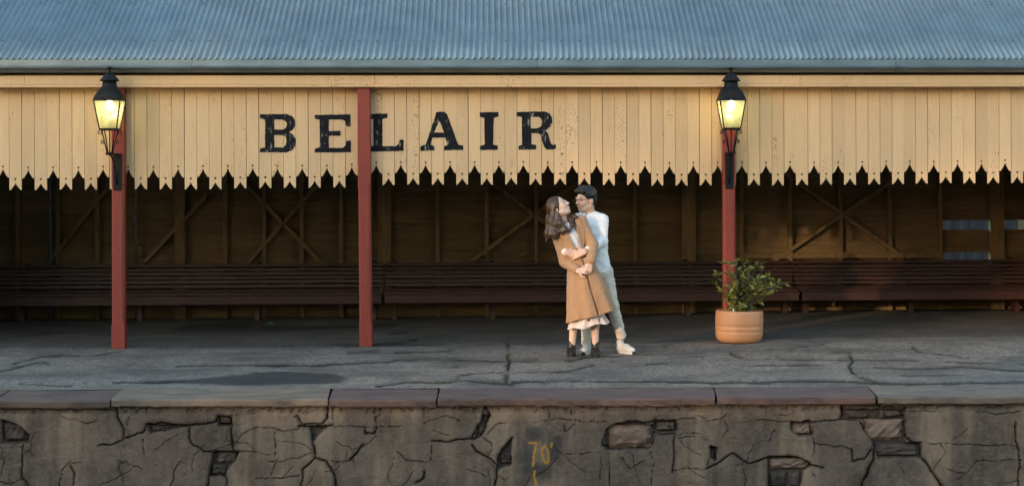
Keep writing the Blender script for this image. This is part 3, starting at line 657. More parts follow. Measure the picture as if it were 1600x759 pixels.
# ================================================================== BENCHES
def bench(pa, pb, label, seed):
    r = random.Random(seed)
    ua_, ub_ = LU(pa, VW-.3, 440)+.012, LU(pb, VW-.3, 440)-.012
    o = empty('slatted_bench', T @ Matrix.Translation(((ua_+ub_)/2, VW-.5, 0))); h = (ub_-ua_)/2
    tag(o, label, 'bench', 'slatted benches along the back wall')
    # backrest slats: seat back corner at v=-.1(z .40) to top v=+.30 (z .77)
    zt_ = L(900, 407.5, VW-.16)[1]; zb_ = .42
    n = 6; stp = (zt_-zb_)/n
    for i in range(n):
        z0 = zb_+i*stp; v0 = .10+.22*(i/n)
        ob = MB().box(-h, h, -.011, .011, 0, stp-.012).build('back_slat', MAT['bench'], o, bevel=.003, seg=1)
        ob.location = (0, v0, z0+r.uniform(-.002, .002)); ob.rotation_euler = (-.12, r.uniform(-.0006, .0006), 0)
    for i in range(4):
        v0 = .06-i*.105
        ob = MB().box(-h, h, -.044, .044, -.013, .013).build('seat_slat', MAT['bench'], o, bevel=.003, seg=1); ob.location = (0, v0, .385-.010*i+r.uniform(-.002, .002))
    zf1 = L(900, 459, VW-.9)[1]; zf0 = L(900, 472.5, VW-.9)[1]
    ob = MB().box(-h+.01, h-.008, -.014, .014, zf0-zf1, 0).build('front_board', MAT['bench'], o, bevel=.004, seg=1); ob.location = (.01, -.335, zf1+r.uniform(-.003,.003))
    m = max(3, int(2*h/1.3))
    for i in range(m+1):
        u = -h+.12+i*(2*h-.24)/m
        MB().box(u-.03, u+.03, .0, .07, -.03, .34).build('leg', MAT['bench'], o)
        MB().box(u-.03, u+.03, .10, .16, -.03, .38).build('leg', MAT['bench'], o)
        MB().box(u-.028, u+.028, -.31, .14, .28, .355).build('bearer', MAT['bench'], o)
        MB().bar((u, .125, .36), (u, .335, .735), .055, .05, (1, 0, 0)).build('back_support', MAT['bench'], o)
bench(-160, 601, 'dark brown slatted bench behind the red post without a lantern, running past the wall pipes', 1)
bench(601, 1238, 'dark brown slatted bench behind the embracing couple', 2)
bench(1238, 1760, 'dark brown slatted bench below the gaps of missing wall boards', 3)

# ================================================================== LANTERNS
def lit_glass(name):
    m, nt, bs = nodes(name)
    out = nt.nodes['Material Output']; nt.nodes.remove(bs)
    tr = N(nt, 'ShaderNodeBsdfTransparent'); tr.inputs[0].default_value = (.95, .93, .72, 1)
    tl = N(nt, 'ShaderNodeBsdfTranslucent'); tl.inputs[0].default_value = (.78, .76, .46, 1)
    gl = N(nt, 'ShaderNodeBsdfGlossy'); gl.inputs['Roughness'].default_value = .12; gl.inputs[0].default_value = (.8, .8, .8, 1)
    df = N(nt, 'ShaderNodeBsdfDiffuse'); df.inputs[0].default_value = (.45, .42, .20, 1)
    m1 = N(nt, 'ShaderNodeMixShader'); v = coords(nt); nf = ramp(nt, noise(nt, v, 12, 4), .3, .8)
    mm = N(nt, 'ShaderNodeMapRange'); mm.inputs['To Min'].default_value = .22; mm.inputs['To Max'].default_value = .45
    nt.links.new(nf, mm.inputs['Value']); nt.links.new(mm.outputs[0], m1.inputs[0]); nt.links.new(tr.outputs[0], m1.inputs[1]); nt.links.new(tl.outputs[0], m1.inputs[2])
    m2 = N(nt, 'ShaderNodeMixShader'); m2.inputs[0].default_value = .12; nt.links.new(m1.outputs[0], m2.inputs[1]); nt.links.new(df.outputs[0], m2.inputs[2])
    m3 = N(nt, 'ShaderNodeMixShader'); m3.inputs[0].default_value = .05; nt.links.new(m2.outputs[0], m3.inputs[1]); nt.links.new(gl.outputs[0], m3.inputs[2])
    nt.links.new(m3.outputs[0], out.inputs[0]); return m
MAT['lampglass'] = lit_glass('yellowed_lantern_glass')
def emis(name, c, s):
    m, nt, bs = nodes(name); bs.inputs['Emission Color'].default_value = (*c, 1); bs.inputs['Emission Strength'].default_value = s; bs.inputs['Base Color'].default_value = (*c, 1); return m
MAT['bulb'] = emis('lit_bulb', (1, .96, .66), 8)
MAT['holder'] = simple('porcelain_holder', (.7, .7, .66), rnd=0)
def lantern(pxc, dpy, up, label):
    vL = -.245; u, zb = L(pxc, 202+dpy, vL)                  # glass bottom
    o = empty('station_lantern', T @ Matrix.Translation((u, vL, zb))); tag(o, label, 'lantern', 'lit lanterns on the red posts')
    K = 1/149.
    top = 44.5*K; hb, ht = 13.2*K, 20.5*K
    # shade: square bell narrowing to a round neck
    sh = MB(); secs = [(1.03, 0), (1.05, .010), (1.0, .05), (.93, .085), (.78, .118), (.60, .140), (.54, .16), (.52, .215)]
    vs = []; n = 32
    for s, z in secs:
        q = max(0, min(1, (z-.03)/.10))
        for k in range(n):
            a = 2*math.pi*k/n+math.pi/4; c, si = math.cos(a), math.sin(a); sq = 1/max(abs(c), abs(si)); rr = ht*s*(sq*(1-q)+1.0*q)
            if q < 1: rr = ht*s*((sq*.97)*(1-q)+q)
            vs.append((c*rr, si*rr, top+z))
    fs = [(i*n+k, i*n+(k+1) % n, (i+1)*n+(k+1) % n, (i+1)*n+k) for i in range(len(secs)-1) for k in range(n)]+[tuple(range((len(secs)-1)*n, len(secs)*n))]
    shade = sh.add(vs, fs).build('shade', MAT['iron'], o, True)
    MB().lathe([(.052, .20), (.098, .205), (.100, .215), (.085, .232), (.060, .262), (.040, .285), (.020, .295), (.013, .31), (.014, .325), (.030, .332), (.037, .342), (.026, .352), (.008, .356)], 28, (0, 0, top)).build('cap', MAT['iron'], o, True)
    # frame
    for sx, sy in ((-1,-1),(1,-1),(1,1),(-1,1)):
        MB().bar((sx*hb, sy*hb, 0), (sx*ht, sy*ht, top+.004), .012, .012, (0, 1, 0)).build('frame_bar', MAT['iron'], o)
    for h_, z in ((hb, 0), (ht, top)):
        for i in range(4):
            c = [(-1,-1),(1,-1),(1,1),(-1,1)]; a, b = c[i], c[(i+1) % 4]
            MB().bar((a[0]*h_, a[1]*h_, z), (b[0]*h_, b[1]*h_, z), .014, .014).build('frame_rail', MAT['iron'], o)
    for i in range(4):
        c = [(-1,-1),(1,-1),(1,1),(-1,1)]; a, b = c[i], c[(i+1) % 4]; s0, s1 = hb-.004, ht-.004
        MB().add([(a[0]*s0, a[1]*s0, .004), (b[0]*s0, b[1]*s0, .004), (b[0]*s1, b[1]*s1, top-.004), (a[0]*s1, a[1]*s1, top-.004)], [(0,1,2,3)]).build('pane', MAT['lampglass'], o)
    bl = MB().lathe([(.004, -.05), (.026, -.035), (.038, -.005), (.034, .03), (.018, .05), (.014, .065)], 16, (0, 0, top-.055)).build('bulb', MAT['bulb'], o, True)
    MB().lathe([(.028, .004), (.028, .11), (.018, .125)], 14).build('lamp_holder', MAT['holder'], o, True)
    # floor plate, cradle legs, scrolls, ring
    MB().box(-hb, hb, -hb, hb, -.014, -.004).build('base_plate', MAT['iron'], o)
    zr_ = -36*K
    for sx, sy in ((-1,-1),(1,-1),(1,1),(-1,1)):
        lg = MB().tube([(sx*hb*.78, sy*hb*.78, -.01), (sx*hb*.55, sy*hb*.55, -.11), (sx*hb*.28, sy*hb*.28, zr_)], .0065, 8).build('cradle_leg', MAT['iron'], o, True)
        for zz, kk, rr in ((-.035, .95, .018), (-.135, .68, .016)):
            ths = np.linspace(.4, 5.6, 14)
            MB().tube([(sx*(hb*kk+rr*(1-math.cos(t))*.5+.004), sy*hb*kk*.8, zz+rr*math.sin(t)) for t in ths], .0045, 6).build('scroll', MAT['iron'], lg, True)
    MB().tube([(0, 0, -.01), (0, 0, zr_)], .006, 8).build('gas_pipe', MAT['iron'], o, True)
    MB().lathe([(.03, -.03), (.045, -.026), (.046, -.006), (.030, 0)], 20, (0, 0, zr_)).build('ring', MAT['iron'], o, True)
    du = up-u
    br = MB().bar((0, 0, zr_-.018), (du, -vL+.004, zr_-.03), .03, .022).build('arm', MAT['iron'], o)
    MB().box(du-.044, du+.044, -vL-.014, -vL+.002, zr_-.40, zr_-.005).build('wall_plate', MAT['iron'], o)
    MB().tube([(du*.8, -vL*.9, zr_-.34), (du*.75, -vL*.75, zr_-.2), (du*.4, -vL*.35, zr_-.06), (0, 0, zr_-.03)], .008, 8).build('stay', MAT['iron'], o, True)
    for k in range(3): MB().lathe([(.009, 0), (.009, .006), (.003, .009)], 8, (0, 0, 0)).build('bolt', MAT['iron'], o).matrix_local = Matrix.Translation((du, -vL-.013, zr_-.08-.12*k)) @ Matrix.Rotation(math.pi/2, 4, 'X')
    pl = bpy.data.lights.new('lantern_light', 'POINT'); pl.energy = LAMP_W; pl.color = (.95, .89, .48); pl.shadow_soft_size = .03
    po = bpy.data.objects.new('lantern_light', pl); link(po, o); po.location = (0, 0, top-.12)
    return o
LAMP_W = .5
lantern(171.5, 0, PU1, 'lit black iron lantern on the red post in front of the wall pipe')
lantern(1142.5, -1, PU3, 'lit black iron lantern on the red post above the potted shrub')

# ================================================================== POT AND SHRUB
RP = .255
g0 = TI @ Vector((0, 0, 0))
upot = LU(1154.5, -.27, 510); POT = T @ Vector((upot, -.27, 0)); POT.z = float(gz(POT.x, POT.y))+.004
pot = empty('plant_pot', Matrix.Translation(POT) @ Matrix.Rotation(math.radians(1.2), 4, 'Y')); tag(pot, 'round terracotta coloured plant pot with two grooves, standing before a red post', 'pot')
s = RP/.255
pr = [(.19,0),(.20,.003),(.228,.022),(.243,.05),(.250,.085),(.2525,.112),(.2505,.118),(.248,.121),(.2505,.124),(.2535,.130),(.2545,.165),(.2525,.172),(.2495,.176),(.2525,.181),(.2555,.188),(.2555,.24),(.2535,.30),(.252,.325),(.246,.337),(.238,.340),(.230,.336),(.228,.30),(.228,.27)]
MB().lathe(pr, 72).build('pot_body', MAT['pot'], pot, True)
MB().lathe([(.0, .262), (.12, .27), (.228, .268)][::-1], 40).build('soil', MAT['soil'], pot, True)
MB().box(-.09, -.078, -.19, -.186, .27, .365).build('plant_label', simple('white_label', (.8,.8,.78), rnd=0, bump=0), pot)
shr = empty('shrub', Matrix.Translation(POT+Vector((0, 0, .262)))); tag(shr, 'leafy green shrub with yellowing leaves, growing in the terracotta pot', 'shrub')
def shrub():
    r = random.Random(11); stems = MB(); V = []; Fc = []; tint = []
    tips = [(1120,428),(1118,445),(1133,412),(1150,408),(1160,415),(1172,407),(1184,412),(1192,420),(1199,432),(1207,438),(1216,444),(1228,441),(1204,452),(1196,460),(1186,466),(1172,478),(1150,470),(1136,462),(1128,452),(1142,430),(1165,440),(1180,440),(1158,455),(1170,425),(1150,480),(1162,470),(1190,445),(1140,445)]
    base = Vector((.03, 0, 0))
    def leaf(p, d, size):
        d = d.normalized(); side = d.cross(Vector((r.uniform(-.5,.5), r.uniform(-1,.2), 1))).normalized(); nrm = side.cross(d)
        w = size*.30; n = len(V); curl = r.uniform(-.1, .25)
        pts = [p, p+d*size*.35+side*w-nrm*0+nrm*.12*w, p+d*size*.38-nrm*.25*w, p+d*size*.35-side*w+nrm*.12*w, p+d*size*.75+side*w*.55-nrm*curl*size*.4, p+d*size*.75-side*w*.55-nrm*curl*size*.4, p+d*size-nrm*curl*size]
        V.extend([tuple(q) for q in pts]); Fc.extend([(n,n+1,n+2),(n,n+2,n+3),(n+1,n+4,n+2),(n+2,n+5,n+3),(n+2,n+4,n+6),(n+2,n+6,n+5)])
        t = max(0, min(1, r.gauss(.42, .3))); tint.extend([t]*7)
    for k, (a, b) in enumerate(tips):
        vv = r.uniform(-.24, .2); tp = P(a, b, POT.y+vv)-(POT+Vector((0, 0, .262)))
        b0 = base+Vector((r.uniform(-.03,.03), r.uniform(-.03,.03), 0)); mid = b0.lerp(tp, .5)+Vector((r.uniform(-.03,.03), r.uniform(-.03,.03), r.uniform(.0,.06)))
        if tp.z < .12: mid.z += .09
        pts = [b0, b0.lerp(mid, .55)+Vector((0,0,.02)), mid, mid.lerp(tp, .55)+Vector((0,0,.012)), tp]
        stems.tube(pts, [.0075, .006, .0048, .0035, .002], 6)
        for j in range(14):
            t = r.uniform(.30, 1.0); i = min(3, int(t*4)); q = pts[i].lerp(pts[i+1], t*4-i)
            if q.z < .03: continue
            ax = (pts[i+1]-pts[i]).normalized(); d = ax*.5+Vector((r.gauss(0,.8), r.gauss(0,.8), r.gauss(-.05,.55)))
            q2 = q+d.normalized()*r.uniform(.005, .03); leaf(q2, d, r.uniform(.05, .10))
        for j in range(3): leaf(tp, Vector((r.gauss(0,.5), r.gauss(0,.5), .5+r.gauss(0,.4))), r.uniform(.05, .075))
    stems.build('stems', MAT['bark'], shr, True)
    f = MB().add(V, Fc).build('foliage', MAT['leaf'], shr); a = f.data.attributes.new('tint', 'FLOAT', 'POINT'); a.data.foreach_set('value', tint); tag(f, kind='stuff')
shrub()
# small litter
g = G(423, 506); lit = MB()
n = 7
vs = [(.045*math.cos(2*math.pi*i/n)*(1+.3*math.sin(i*2.1)), .05*math.sin(2*math.pi*i/n), .004+.006*(i % 3)) for i in range(n)]+[(0, 0, .03)]
lo_ = lit.add(vs, [(i, (i+1) % n, n) for i in range(n)]).build('litter', simple('green_litter', (.10, .30, .13), rnd=0)); lo_.location = g
tag(lo_, 'crumpled scrap of green litter on the shaded tarmac', 'litter')
MB().box(-.03, .03, -.02, .02, -.002, .004).build('fold', lo_.data.materials[0], lo_)

# ================================================================== BEHIND THE CAMERA: FENCE AND TREES ADDED FOR SHADE
fz = empty('shade_fence', Matrix.Translation((-9, -4.2, 0))); tag(fz, 'tall weathered paling fence added out of view to shade the platform wall', 'fence')
FH = 3.0  # added fence, tall enough to keep the sun off the platform wall
MB().box(-22, 30, .012, .05, .4, .48).build('rail', MAT['fence'], fz); MB().box(-22, 30, .012, .05, 1.4, 1.48).build('rail', MAT['fence'], fz)
pm = MB()
for i in range(560): pm.box(-22+i*.0935-.045, -22+i*.0935+.045, -.01, .01, 0, FH+.01*math.sin(i*1.7))
tag(pm.build('palings', MAT['fence'], fz), kind='stuff')
def tree_meshes(seed, hgt, rad, nleaf=6500, z0=.16, z1=.95):
    r = random.Random(seed); tr = MB()
    tr.tube([(0,0,-.3),(.1,0,hgt*.25),(-.05,.1,hgt*.5),(.1,0,hgt*.8)], [.26,.2,.14,.05], 10)
    blobs = []
    for k in range(26):
        z = r.uniform(z0, z1); rr = rad*math.sqrt(max(.05, 1-((z-.5)/.55)**2)); a = r.uniform(0, 6.28); q = rr*math.sqrt(r.random())*.85
        c = Vector((q*math.cos(a), q*math.sin(a), z*hgt)); blobs.append((c, r.uniform(.55, 1.05)*rad*(.42 if z1 > .9 else .24)))
        tr.tube([(0, 0, z*hgt*.6), c*.6+Vector((0,0,z*hgt*.28)), c], [.07, .045, .015], 6)
    V = []; Fc = []; tint = []
    for k in range(nleaf):
        c, b = r.choice(blobs); d = Vector((r.gauss(0,1), r.gauss(0,1), r.gauss(0,1))).normalized(); p = c+d*b*r.random()**.45
        x = Vector((r.gauss(0,1), r.gauss(0,1), r.gauss(0,1))).normalized(); y = x.orthogonal().normalized(); l = r.uniform(.22, .46); n = len(V)
        V += [tuple(p-x*l), tuple(p+y*l*.4), tuple(p+x*l), tuple(p-y*l*.4)]; Fc.append((n,n+1,n+2,n+3)); tint += [r.random()]*4
    f = MB().add(V, Fc).mesh('crown', MAT['treeleaf']); a = f.attributes.new('tint', 'FLOAT', 'POINT'); a.data.foreach_set('value', tint)
    return tr.mesh('trunk', MAT['bark'], True), f
kinds = [tree_meshes(s_, h_, r_) for s_, h_, r_ in ((1, 9.5, 3.2), (2, 8.2, 2.9))] + [tree_meshes(3, 10, 3.4, 6000, .79, .82)]  # last kind: high thin crown, added to block sun on the valance
for i, (tx, ty, kd, sc_) in enumerate(TREES):
    o = empty('shade_tree', Matrix.Translation((tx, ty, -.1)) @ Matrix.Rotation(i*1.9, 4, 'Z') @ Matrix.Scale(sc_, 4)); tag(o, 'flat topped tree with a long bare trunk, added out of view to shade the valance' if kd == 2 else 'bushy tree leafy almost to the ground, added out of view to shade the shelter', 'tree', 'added flat topped shade trees' if kd == 2 else 'added bushy shade trees')
    place('trunk', kinds[kd][0], o); tag(place('crown', kinds[kd][1], o), kind='stuff')
eg = MB().add([(-400,-500,-.15),(400,-500,-.15),(400,-12,-.15),(-400,-12,-.15)], [(0,1,2,3)]).build('ground', MAT['earth']); tag(eg, kind='structure')
# ================================================================== PEOPLE
class SDF:
    def __init__(s, lo, hi, h):
        s.h = h; s.lo = np.array(lo, float); n = np.ceil((np.array(hi)-s.lo)/h).astype(int)+1
        s.ax = [s.lo[i]+h*np.arange(n[i]) for i in range(3)]; s.f = np.full(n, 1.0, np.float32)
    def sub(s, lo, hi):
        sl = []; 
        for i in range(3):
            a = max(0, int((lo[i]-s.lo[i])/s.h)-1); b = min(len(s.ax[i]), int((hi[i]-s.lo[i])/s.h)+3); sl.append(slice(a, max(b, a)))
        return tuple(sl), s.ax[0][sl[0]][:, None, None], s.ax[1][sl[1]][None, :, None], s.ax[2][sl[2]][None, None, :]
    def uni(s, sl, d, k):
        a = s.f[sl]
        if a.size == 0: return
        hh = np.maximum(k-np.abs(a-d), 0)/k; s.f[sl] = np.minimum(a, d)-hh*hh*k*.25
    def cut(s, sl, d, k=.004):
        a = s.f[sl]; b = -d; hh = np.maximum(k-np.abs(a-b), 0)/k; s.f[sl] = np.maximum(a, b)+hh*hh*k*.25
    def cap(s, a, b, ra, rb, k=.01, cut=False):
        a = np.array(a, float); b = np.array(b, float); m = max(ra, rb)+k+2*s.h
        sl, X, Y, Z = s.sub(np.minimum(a, b)-m, np.maximum(a, b)+m); d = b-a; L2 = d@d+1e-12
        t = np.clip(((X-a[0])*d[0]+(Y-a[1])*d[1]+(Z-a[2])*d[2])/L2, 0, 1)
        q = np.sqrt((X-a[0]-t*d[0])**2+(Y-a[1]-t*d[1])**2+(Z-a[2]-t*d[2])**2)-(ra+(rb-ra)*t)
        (s.cut if cut else s.uni)(sl, q, k)
    def ell(s, c, r, R=None, k=.01, cut=False):
        c = np.array(c, float); r = np.array(r, float); R = np.eye(3) if R is None else R; m = max(r)+k+2*s.h
        sl, X, Y, Z = s.sub(c-m, c+m); X = X-c[0]; Y = Y-c[1]; Z = Z-c[2]
        p = [R[0, i]*X+R[1, i]*Y+R[2, i]*Z for i in range(3)]
        k0 = np.sqrt((p[0]/r[0])**2+(p[1]/r[1])**2+(p[2]/r[2])**2); k1 = np.sqrt((p[0]/r[0]**2)**2+(p[1]/r[1]**2)**2+(p[2]/r[2]**2)**2)+1e-9
        (s.cut if cut else s.uni)(sl, k0*(k0-1)/k1, k)
    def loft(s, secs, k=.02, fold=None, zlo=None, zhi=None):      # secs: (z, cx, cy, rx, ry) rising z
        A = np.array(sorted(secs)); sl, X, Y, Z = s.sub((A[:, 1]-A[:, 3]).min()*np.ones(1).repeat(3)*0+np.array([(A[:, 1]-A[:, 3]).min()-.1, (A[:, 2]-A[:, 4]).min()-.1, A[0, 0]-.1]), [(A[:, 1]+A[:, 3]).max()+.1, (A[:, 2]+A[:, 4]).max()+.1, A[-1, 0]+.1])
        it = [np.interp(Z, A[:, 0], A[:, j]) for j in range(1, 5)]; x = X-it[0]; y = Y-it[1]; rx, ry = it[2], it[3]
        if fold is not None: f = 1+fold(np.arctan2(y/ry, x/rx), Z); rx = rx*f; ry = ry*f
        d = (np.sqrt((x/rx)**2+(y/ry)**2)-1)*np.minimum(rx, ry)
        lo = A[0, 0] if zlo is None else zlo(X, Y); hi = A[-1, 0] if zhi is None else zhi(X, Y)
        d = np.maximum(np.maximum(d, lo-Z), Z-hi); s.uni(sl, d, k)
    def mesh(s):
        f = s.f; S = f < 0; n = np.array(f.shape)
        c = [S[i:n[0]-1+i, j:n[1]-1+j, k:n[2]-1+k] for i in (0, 1) for j in (0, 1) for k in (0, 1)]
        tot = sum(x.astype(np.int8) for x in c); act = (tot > 0) & (tot < 8); idx = np.argwhere(act); ids = -np.ones(act.shape, np.int64); ids[act] = np.arange(len(idx))
        acc = np.zeros((len(idx), 3)); cnt = np.zeros(len(idx))
        cor = [(i, j, k) for i in (0, 1) for j in (0, 1) for k in (0, 1)]
        val = [f[idx[:, 0]+i, idx[:, 1]+j, idx[:, 2]+k] for i, j, k in cor]
        for a in range(8):
            for b in range(a+1, 8):
                if sum(abs(cor[a][q]-cor[b][q]) for q in range(3)) != 1: continue
                m = (val[a] < 0) != (val[b] < 0); t = val[a]/(val[a]-val[b]+1e-12)
                p = np.array(cor[a])[None]+t[:, None]*(np.array(cor[b])-np.array(cor[a]))[None]; acc[m] += p[m]; cnt[m] += 1
        V = s.lo+(idx+acc/cnt[:, None])*s.h; Q = []
        for ax in range(3):
            o1, o2 = [(1, 2), (2, 0), (0, 1)][ax]
            a0 = [slice(1, -1)]*3; a0[ax] = slice(0, -1); a1 = list(a0); a1[ax] = slice(1, None)
            e = S[tuple(a0)] != S[tuple(a1)]; w_ = np.argwhere(e); w_[:, o1] += 1; w_[:, o2] += 1
            sg = S[tuple(w_.T)]
            def cell(d1, d2): q = w_.copy(); q[:, o1] += d1; q[:, o2] += d2; return ids[tuple(q.T)]
            q = np.stack([cell(-1, -1), cell(0, -1), cell(0, 0), cell(-1, 0)], 1); q[~sg] = q[~sg][:, ::-1]; Q.append(q)
        return V, np.concatenate(Q)
def vnormals(V, Q):
    nr = np.zeros_like(V); fn = np.cross(V[Q[:, 2]]-V[Q[:, 0]], V[Q[:, 3]]-V[Q[:, 1]])
    for i in range(4): np.add.at(nr, Q[:, i], fn)
    return nr/(np.linalg.norm(nr, axis=1, keepdims=True)+1e-12)
def sm3(V, f, seed, n=4):
    r = np.random.default_rng(seed); out = 0
    for i in range(n): d = r.normal(size=3); out = out+np.sin(V@d*f+r.uniform(0, 6.28))
    return out/n
def skinobj(name, sdf, mat, base, parent=None, wr=None, col=None):
    V, Q = sdf.mesh(); Nn = vnormals(V, Q)
    if wr is not None: V = V+Nn*wr(V, Nn)[:, None]
    me = bpy.data.meshes.new(name); fast_mesh(me, V-np.array(base), Q); me.materials.append(mat); me.shade_smooth()
    if col is not None:
        a = me.attributes.new('col', 'FLOAT_COLOR', 'POINT'); c = np.ones((len(V), 4), np.float32); c[:, :3] = col(V); a.data.foreach_set('color', c.ravel())
    o = bpy.data.objects.new(name, me); link(o, parent)
    if parent is None: o.location = base
    return o
def skin_mat():
    m, nt, bs = nodes('skin'); a = attr(nt, 'col'); nt.links.new(a.outputs['Color'], bs.inputs['Base Color']); bs.inputs['Roughness'].default_value = .48
    bs.inputs['Subsurface Weight'].default_value = .12; bs.inputs['Subsurface Radius'].default_value = (.012, .005, .003); return m
def cloth(name, c1, c2, scale=14, bump=.25, bs_=220, rough=.85, sheen=.2):
    m, nt, b = nodes(name); v = coords(nt, objrand=False); c = mix(nt, ramp(nt, noise(nt, v, scale, 5), .3, .7), c1, c2); nt.links.new(c, b.inputs['Base Color'])
    b.inputs['Roughness'].default_value = rough; b.inputs['Sheen Weight'].default_value = sheen; b.inputs['Specular IOR Level'].default_value = .2; bumpn(nt, b, noise(nt, v, bs_, 3), bump, .002); return m
def hair_mat(name, c1, c2, stretch):
    m, nt, b = nodes(name); v = coords(nt, stretch, False); nz = noise(nt, v, 60, 4); c = mix(nt, ramp(nt, nz, .35, .65), c1, c2); nt.links.new(c, b.inputs['Base Color'])
    b.inputs['Roughness'].default_value = .38; b.inputs['Specular IOR Level'].default_value = .5; bumpn(nt, b, nz, .7, .006); return m
MAT['skin'] = skin_mat()
MAT['coat'] = cloth('camel_wool', (.41, .245, .14), (.36, .21, .115), sheen=.35)
MAT['top'] = cloth('white_knit', (.72, .72, .72), (.66, .66, .67))
MAT['skirt'] = cloth('pale_pink_skirt', (.70, .60, .56), (.63, .53, .50), rough=.7)
MAT['shirt'] = cloth('pale_shirt', (.85, .85, .86), (.80, .80, .82), rough=.75, sheen=.1)
MAT['chino'] = cloth('stone_chinos', (.66, .60, .51), (.60, .54, .46), rough=.8)
MAT['boot'] = simple('black_leather', (.014, .013, .013), (.022, .02, .02), 20, rough=.36, bump=.1, rnd=0)
MAT['shoe'] = cloth('white_sneaker', (.66, .66, .65), (.56, .56, .55), rough=.7)
MAT['sole'] = simple('shoe_sole', (.72, .71, .69), rnd=0, rough=.6)
MAT['rub'] = simple('black_rubber', (.02, .02, .02), rnd=0)
MAT['hairW'] = hair_mat('brown_hair', (.022, .011, .007), (.085, .042, .024), (1, 1, .12))
MAT['hairM'] = hair_mat('black_hair', (.006, .006, .007), (.016, .015, .015), (1, 1, .5))
MAT['glass_frame'] = simple('dark_glasses_frame', (.02, .013, .01), rnd=0, bump=0, rough=.3)

def frame(f, roll=0):
    f = np.array(f, float); f /= np.linalg.norm(f); up = np.array([0, 0, 1.]); x = np.cross(f, up); x /= np.linalg.norm(x); z = np.cross(x, f)
    if roll: c, s_ = math.cos(roll), math.sin(roll); x, z = x*c+z*s_, z*c-x*s_
    return np.stack([x, f, z], 1)      # columns: head right, forward, up
def head(S, c, R, sc, female):
    def q(x, y, z): return c+R@(np.array([x, y, z])*sc)
    k = .012*sc
    S.ell(q(0, -.012, .032), np.array([.073, .092, .084])*sc, R, k)
    S.ell(q(0, .030, -.028), np.array([.060, .062, .078])*sc, R, .03)
    S.ell(q(0, .040, -.078), np.array([.040 if female else .046, .044, .034])*sc, R, .025)
    S.cap(q(-.045, -.005, -.065), q(-.015, .06, -.095), .022*sc, .018*sc, .02); S.cap(q(.045, -.005, -.065), q(.015, .06, -.095), .022*sc, .018*sc, .02)
    for sg in (-1, 1):
        S.ell(q(.036*sg, .068, -.030), np.array([.022, .020, .022])*sc, R, .02)
        S.ell(q(.073*sg, -.012, -.018), np.array([.010, .020, .031])*sc, R, .006)
        S.ell(q(.031*sg, .103, .004), np.array([.017, .016, .012])*sc, R, .008, cut=True)
        S.ell(q(.031*sg, .082, .003), np.array([.014, .011, .010])*sc, R, .003)
    S.cap(q(-.04, .078, .022), q(.04, .078, .022), .012*sc, .012*sc, .012)
    S.cap(q(0, .090, .008), q(0, .112, -.026), .007*sc, .0105*sc, .012); S.cap(q(-.011, .098, -.030), q(.011, .098, -.030), .008*sc, .008*sc, .006)
    S.cap(q(-.020, .087, -.056), q(.020, .087, -.056), .006*sc, .006*sc, .004); S.cap(q(-.016, .087, -.066), q(.016, .087, -.066), .007*sc, .007*sc, .004)
    return q
def facecol(c, R, sc, skin, lips, smile):
    def fn(V):
        p = (V-c)@R/sc; col = np.tile(np.array(skin), (len(V), 1)); face = (p[:, 1] > .05)
        def blend(w_, cc): 
            nonlocal col
            col = col*(1-w_[:, None])+np.array(cc)*w_[:, None]
        for sg in (-1, 1):
            x = p[:, 0]-.031*sg
            blend(face*np.exp(-((x/.017)**4)-((p[:, 2]-.026-.004*np.cos(x*60))/.0055)**2)*.85, (.02, .012, .01))
            blend(face*np.exp(-((x/.014)**4)-((p[:, 2]-.003)/.0055)**2)*.9, (.025, .015, .012))
            blend(face*np.exp(-((x-.008*sg)/.02)**2-((p[:, 2]+.03)/.02)**2)*.25, (.62, .25, .18))
        blend(face*np.exp(-((p[:, 0]/.022)**4)-((p[:, 2]+.060-(.010*(p[:, 0]/.022)**2 if smile else 0))/.009)**2)*.8, lips)
        if smile: blend(face*np.exp(-((p[:, 0]/.015)**4)-((p[:, 2]+.060)/.0032)**2)*.9, (.8, .76, .7))
        return col
    return fn
def hand(S, w_, d, n, thumb, curl=.4, spread=1., sc=1.):
    w_ = np.array(w_, float); d = np.array(d, float); d /= np.linalg.norm(d); n = np.array(n, float); n -= d*(n@d); n /= np.linalg.norm(n); s_ = np.cross(d, n)
    for i in range(4):
        o = (i-1.5)*.019*sc; b = w_+d*.082*sc+s_*o
        S.cap(w_+s_*o*.6, b, .014*sc, .0115*sc, .010)
        l = [.060, .068, .064, .050][i]*sc; c1 = curl; d1 = d*math.cos(c1)-n*math.sin(c1)+s_*(i-1.5)*.05*spread; d2 = d*math.cos(2.1*c1)-n*math.sin(2.1*c1)
        m = b+d1*l*.55; S.cap(b, m, .0100*sc, .0090*sc, .003); S.cap(m, m+d2*l*.5, .0090*sc, .0075*sc, .002)
    t0 = w_+d*.025*sc+s_*thumb*.026*sc; t1 = t0+(d*.6+s_*thumb*.75-n*.25)*.045*sc
    S.cap(w_+d*.012, t0, .014*sc, .013*sc, .008); S.cap(t0, t1, .012*sc, .0105*sc, .005); S.cap(t1, t1+(d*.9+s_*thumb*.2-n*.3)*.032*sc, .0105*sc, .008*sc, .003)
def polyfield(S, sl, poly, X, Z):
    shp = np.broadcast_shapes(X.shape, Z.shape); x = np.broadcast_to(X, shp); z = np.broadcast_to(Z, shp)
    d = np.full(shp, 1e3); n = len(poly)
    for i in range(n):
        ax, az = poly[i]; bx, bz = poly[(i+1) % n]; dx, dz = bx-ax, bz-az; t = np.clip(((x-ax)*dx+(z-az)*dz)/(dx*dx+dz*dz), 0, 1)
        d = np.minimum(d, np.hypot(x-ax-t*dx, z-az-t*dz))
    return np.where(inpoly(x, z, poly), -d, d)

